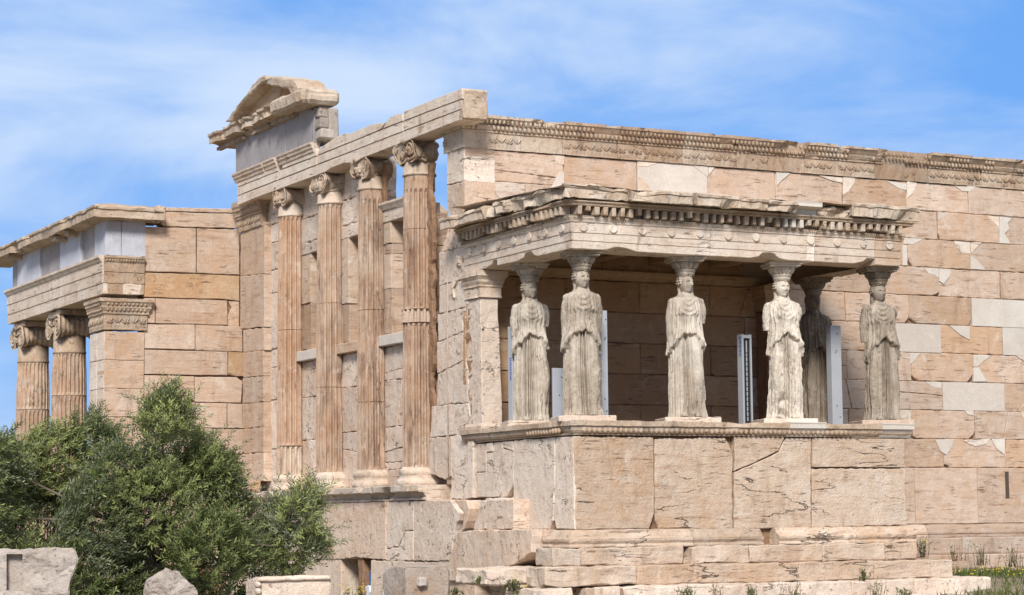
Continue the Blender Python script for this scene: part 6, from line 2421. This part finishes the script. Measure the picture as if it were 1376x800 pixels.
# ------------------------------------------------------------------ weeds, stalks, sheet in the opening
def tuft(p, h, n, spread, seed, mat, label, name='weed', stalk=True, flowers=0, group=None, cat='weed'):
    rg = np.random.default_rng(seed)
    root = thing(name, p, label, cat, group)
    st = MB()
    B, Dr, Nm, Ln, Wd, Tn = [], [], [], [], [], []
    fl = MB()
    for i in range(n):
        a = rg.uniform(0, 6.28)
        r0 = abs(rg.normal()) * spread
        b = Vector((p[0] + r0 * math.cos(a), p[1] + r0 * math.sin(a) * 0.6, p[2] - 0.03))
        hh = h * rg.uniform(0.5, 1.05)
        t = b + Vector((rg.normal() * 0.16 * hh, rg.normal() * 0.16 * hh, hh))
        mid = b.lerp(t, 0.5) + Vector((rg.normal() * 0.02, rg.normal() * 0.02, 0.02))
        tube(st, [b, mid, t], [0.006, 0.0045, 0.002], 4, (0.5, 0.5, 0))
        k = int(rg.integers(5, 12)) if not stalk else int(rg.integers(1, 5))
        for j in range(k):
            f = rg.uniform(0.1, 0.95)
            q = b.lerp(mid, f * 2) if f < 0.5 else mid.lerp(t, f * 2 - 1)
            d = rg.normal(size=3) + np.array([0, 0, 0.8])
            d /= np.linalg.norm(d)
            B.append(tuple(q))
            Dr.append(d)
            Nm.append(rg.normal(size=3) + np.array([0, 0, 1]))
            Ln.append(rg.uniform(0.04, 0.10) * (1.2 - 0.5 * f))
            Wd.append(rg.uniform(0.010, 0.022))
            Tn.append(rg.random())
        if i < flowers:
            for _ in range(3):
                q = t + Vector(tuple(rg.normal(size=3) * 0.025))
                ellipsoid(fl, q, ((0.014, 0, 0), (0, 0.014, 0), (0, 0, 0.008)), 5, 4, (0.5, 0.5, 0))
    st.build('stems', DRYW if stalk else BARK, root)
    leaves_mesh('leaves', np.array(B), np.array(Dr), np.array(Nm), np.array(Ln), np.array(Wd), np.array(Tn), WEED, root)
    if flowers:
        fl.build('flowers', FLOWER, root)
    return root


def weeds():
    spots = [
        (1240, 747, -0.9, 0.42, 16, 0.10, False, 4, 'leafy green weed with yellow flowers at the right end of the steps'),
        (1283, 752, -1.1, 0.40, 18, 0.14, True, 0, 'sparse dry stalks against the wall steps right of the leafy weed'),
        (1318, 758, -1.1, 0.45, 24, 0.15, True, 0, 'thick clump of dry stalks in the middle of the wall steps'),
        (1362, 760, -1.3, 0.42, 26, 0.15, True, 0, 'dry stalks at the right edge of the picture above the grass'),
        (1160, 780, -4.85, 0.22, 14, 0.05, False, 0, 'small leafy weed on the front of the lowest step'),
        (1176, 806, -5.3, 0.42, 18, 0.10, True, 0, 'bunch of dry stalks at the bottom below the small leafy weed'),
        (1065, 804, -5.3, 0.30, 14, 0.10, True, 0, 'dry stalks at the bottom of the picture below the middle of the steps'),
        (1010, 808, -5.3, 0.30, 14, 0.08, False, 0, 'dark green weed at the bottom below the middle of the steps'),
        (962, 808, -5.3, 0.34, 12, 0.10, True, 0, 'thin dry stalks at the bottom left of the dark green weed'),
        (922, 806, -5.3, 0.25, 14, 0.08, False, 0, 'green weed beside the lowest corner stones of the steps'),
        (1215, 808, -5.3, 0.25, 14, 0.08, False, 0, 'low green weed at the bottom near the right end of the lowest step'),
        (690, 792, -4.3, 0.20, 20, 0.10, False, 3, 'mossy weed growing between the corner stones left of the steps'),
        (700, 800, -4.4, 0.18, 18, 0.10, False, 2, 'yellowish weed below the corner stones left of the steps'),
        (645, 782, -3.2, 0.10, 10, 0.04, False, 0, 'tiny weed on the ledge of the big foundation stone'),
        (483, 806, -1.0, 0.25, 16, 0.15, False, 12, 'yellow flowering weed in front of the dark wall opening'),
        (612, 800, -3.0, 0.15, 12, 0.08, False, 0, 'small dark weed right of the block with the boss'),
    ]
    for i, (px, py, Y, h, n, sp, stalk, flw, lab) in enumerate(spots):
        p = on_y(px, py, Y)
        if px == 483:
            p = CAM + ray(px, py) * 38.0
        tuft(p, h, n, sp, 100 + i, WEED, lab, 'weed' if not stalk else 'dry_weed', stalk, flw)


weeds()


def grass():
    rg = np.random.default_rng(3)
    B, Dr, Nm, Ln, Wd, Tn = [], [], [], [], [], []
    n = 9000
    for i in range(n):
        x = rg.uniform(6.0, 14.5)
        y = rg.uniform(-6.5, -0.9)
        if y > -4.6 and x < 7.2 or (y > -5.0 and x < 7.6):
            continue
        if noise.noise(Vector((x * 0.9, y * 0.9, 1))) < -0.12:
            continue
        z = ground_z(x, y)
        d = rg.normal(size=3) * 0.5 + np.array([0, 0, 1.0])
        d /= np.linalg.norm(d)
        B.append((x, y, z))
        Dr.append(d)
        Nm.append(rg.normal(size=3) + np.array([0, -1, 0.3]))
        Ln.append(rg.uniform(0.06, 0.24))
        Wd.append(rg.uniform(0.010, 0.026))
        Tn.append(np.clip(0.5 + noise.noise(Vector((x * 1.3, y * 1.3, 4))) + rg.normal() * 0.25, 0, 1))
    o = leaves_mesh('grass', np.array(B), np.array(Dr), np.array(Nm), np.array(Ln), np.array(Wd), np.array(Tn), WEED)
    tag(o, 'green and yellowish spring grass on the terrace to the right of the steps', 'grass', kind='stuff')
    fl = MB()
    for i in range(160):
        x, y = rg.uniform(8.0, 13), rg.uniform(-4.5, -1.0)
        ellipsoid(fl, (x, y, ground_z(x, y) + rg.uniform(0.06, 0.2)), ((0.018, 0, 0), (0, 0.018, 0), (0, 0, 0.010)), 5, 4, (0.5, 0.5, 0))
    o = fl.build('flower_patch', FLOWER)
    tag(o, 'scattered small yellow flowers in the grass right of the steps', 'flowers', kind='stuff')


grass()


def sheet():
    # crumpled blue and white sheet lying in the opening of the foundation wall
    rg = random.Random(4)
    m = plain('white_sheet', (0.70, 0.72, 0.76), 0.6)
    m2 = plain('blue_sheet', (0.05, 0.12, 0.30), 0.6)
    root = thing('plastic_sheet', on_x(494, 815, -0.1), 'crumpled blue and white sheet heaped at the right side of the dark opening', 'sheet')
    for (q, D, mat, nm) in (([(488, 800), (490, 788), (494, 786), (497, 792), (499, 805), (486, 806)], 0.0, m, 'white_part'), ([(493, 786), (493.5, 775), (496, 769), (498.5, 772), (499, 790), (496, 792)], 0.06, m2, 'blue_part')):
        pts = [on_x(a, b, -0.22 + D) for a, b in q]
        bm = bmesh.new()
        f = [bm.verts.new(p) for p in pts]
        b = [bm.verts.new(p + Vector((0.22, 0.0, 0))) for p in pts]
        bmesh.ops.convex_hull(bm, input=bm.verts[:])
        bmesh.ops.triangulate(bm, faces=bm.faces[:])
        bmesh.ops.subdivide_edges(bm, edges=bm.edges[:], cuts=2)
        bm.verts.index_update()
        mb = MB()
        mb.add([v.co[:] for v in bm.verts], [[v.index for v in x.verts] for x in bm.faces], (0.5, 0.5, 0))
        bm.free()
        mb.roughen(0.03, 9)
        mb.build(nm, mat, root)


sheet()
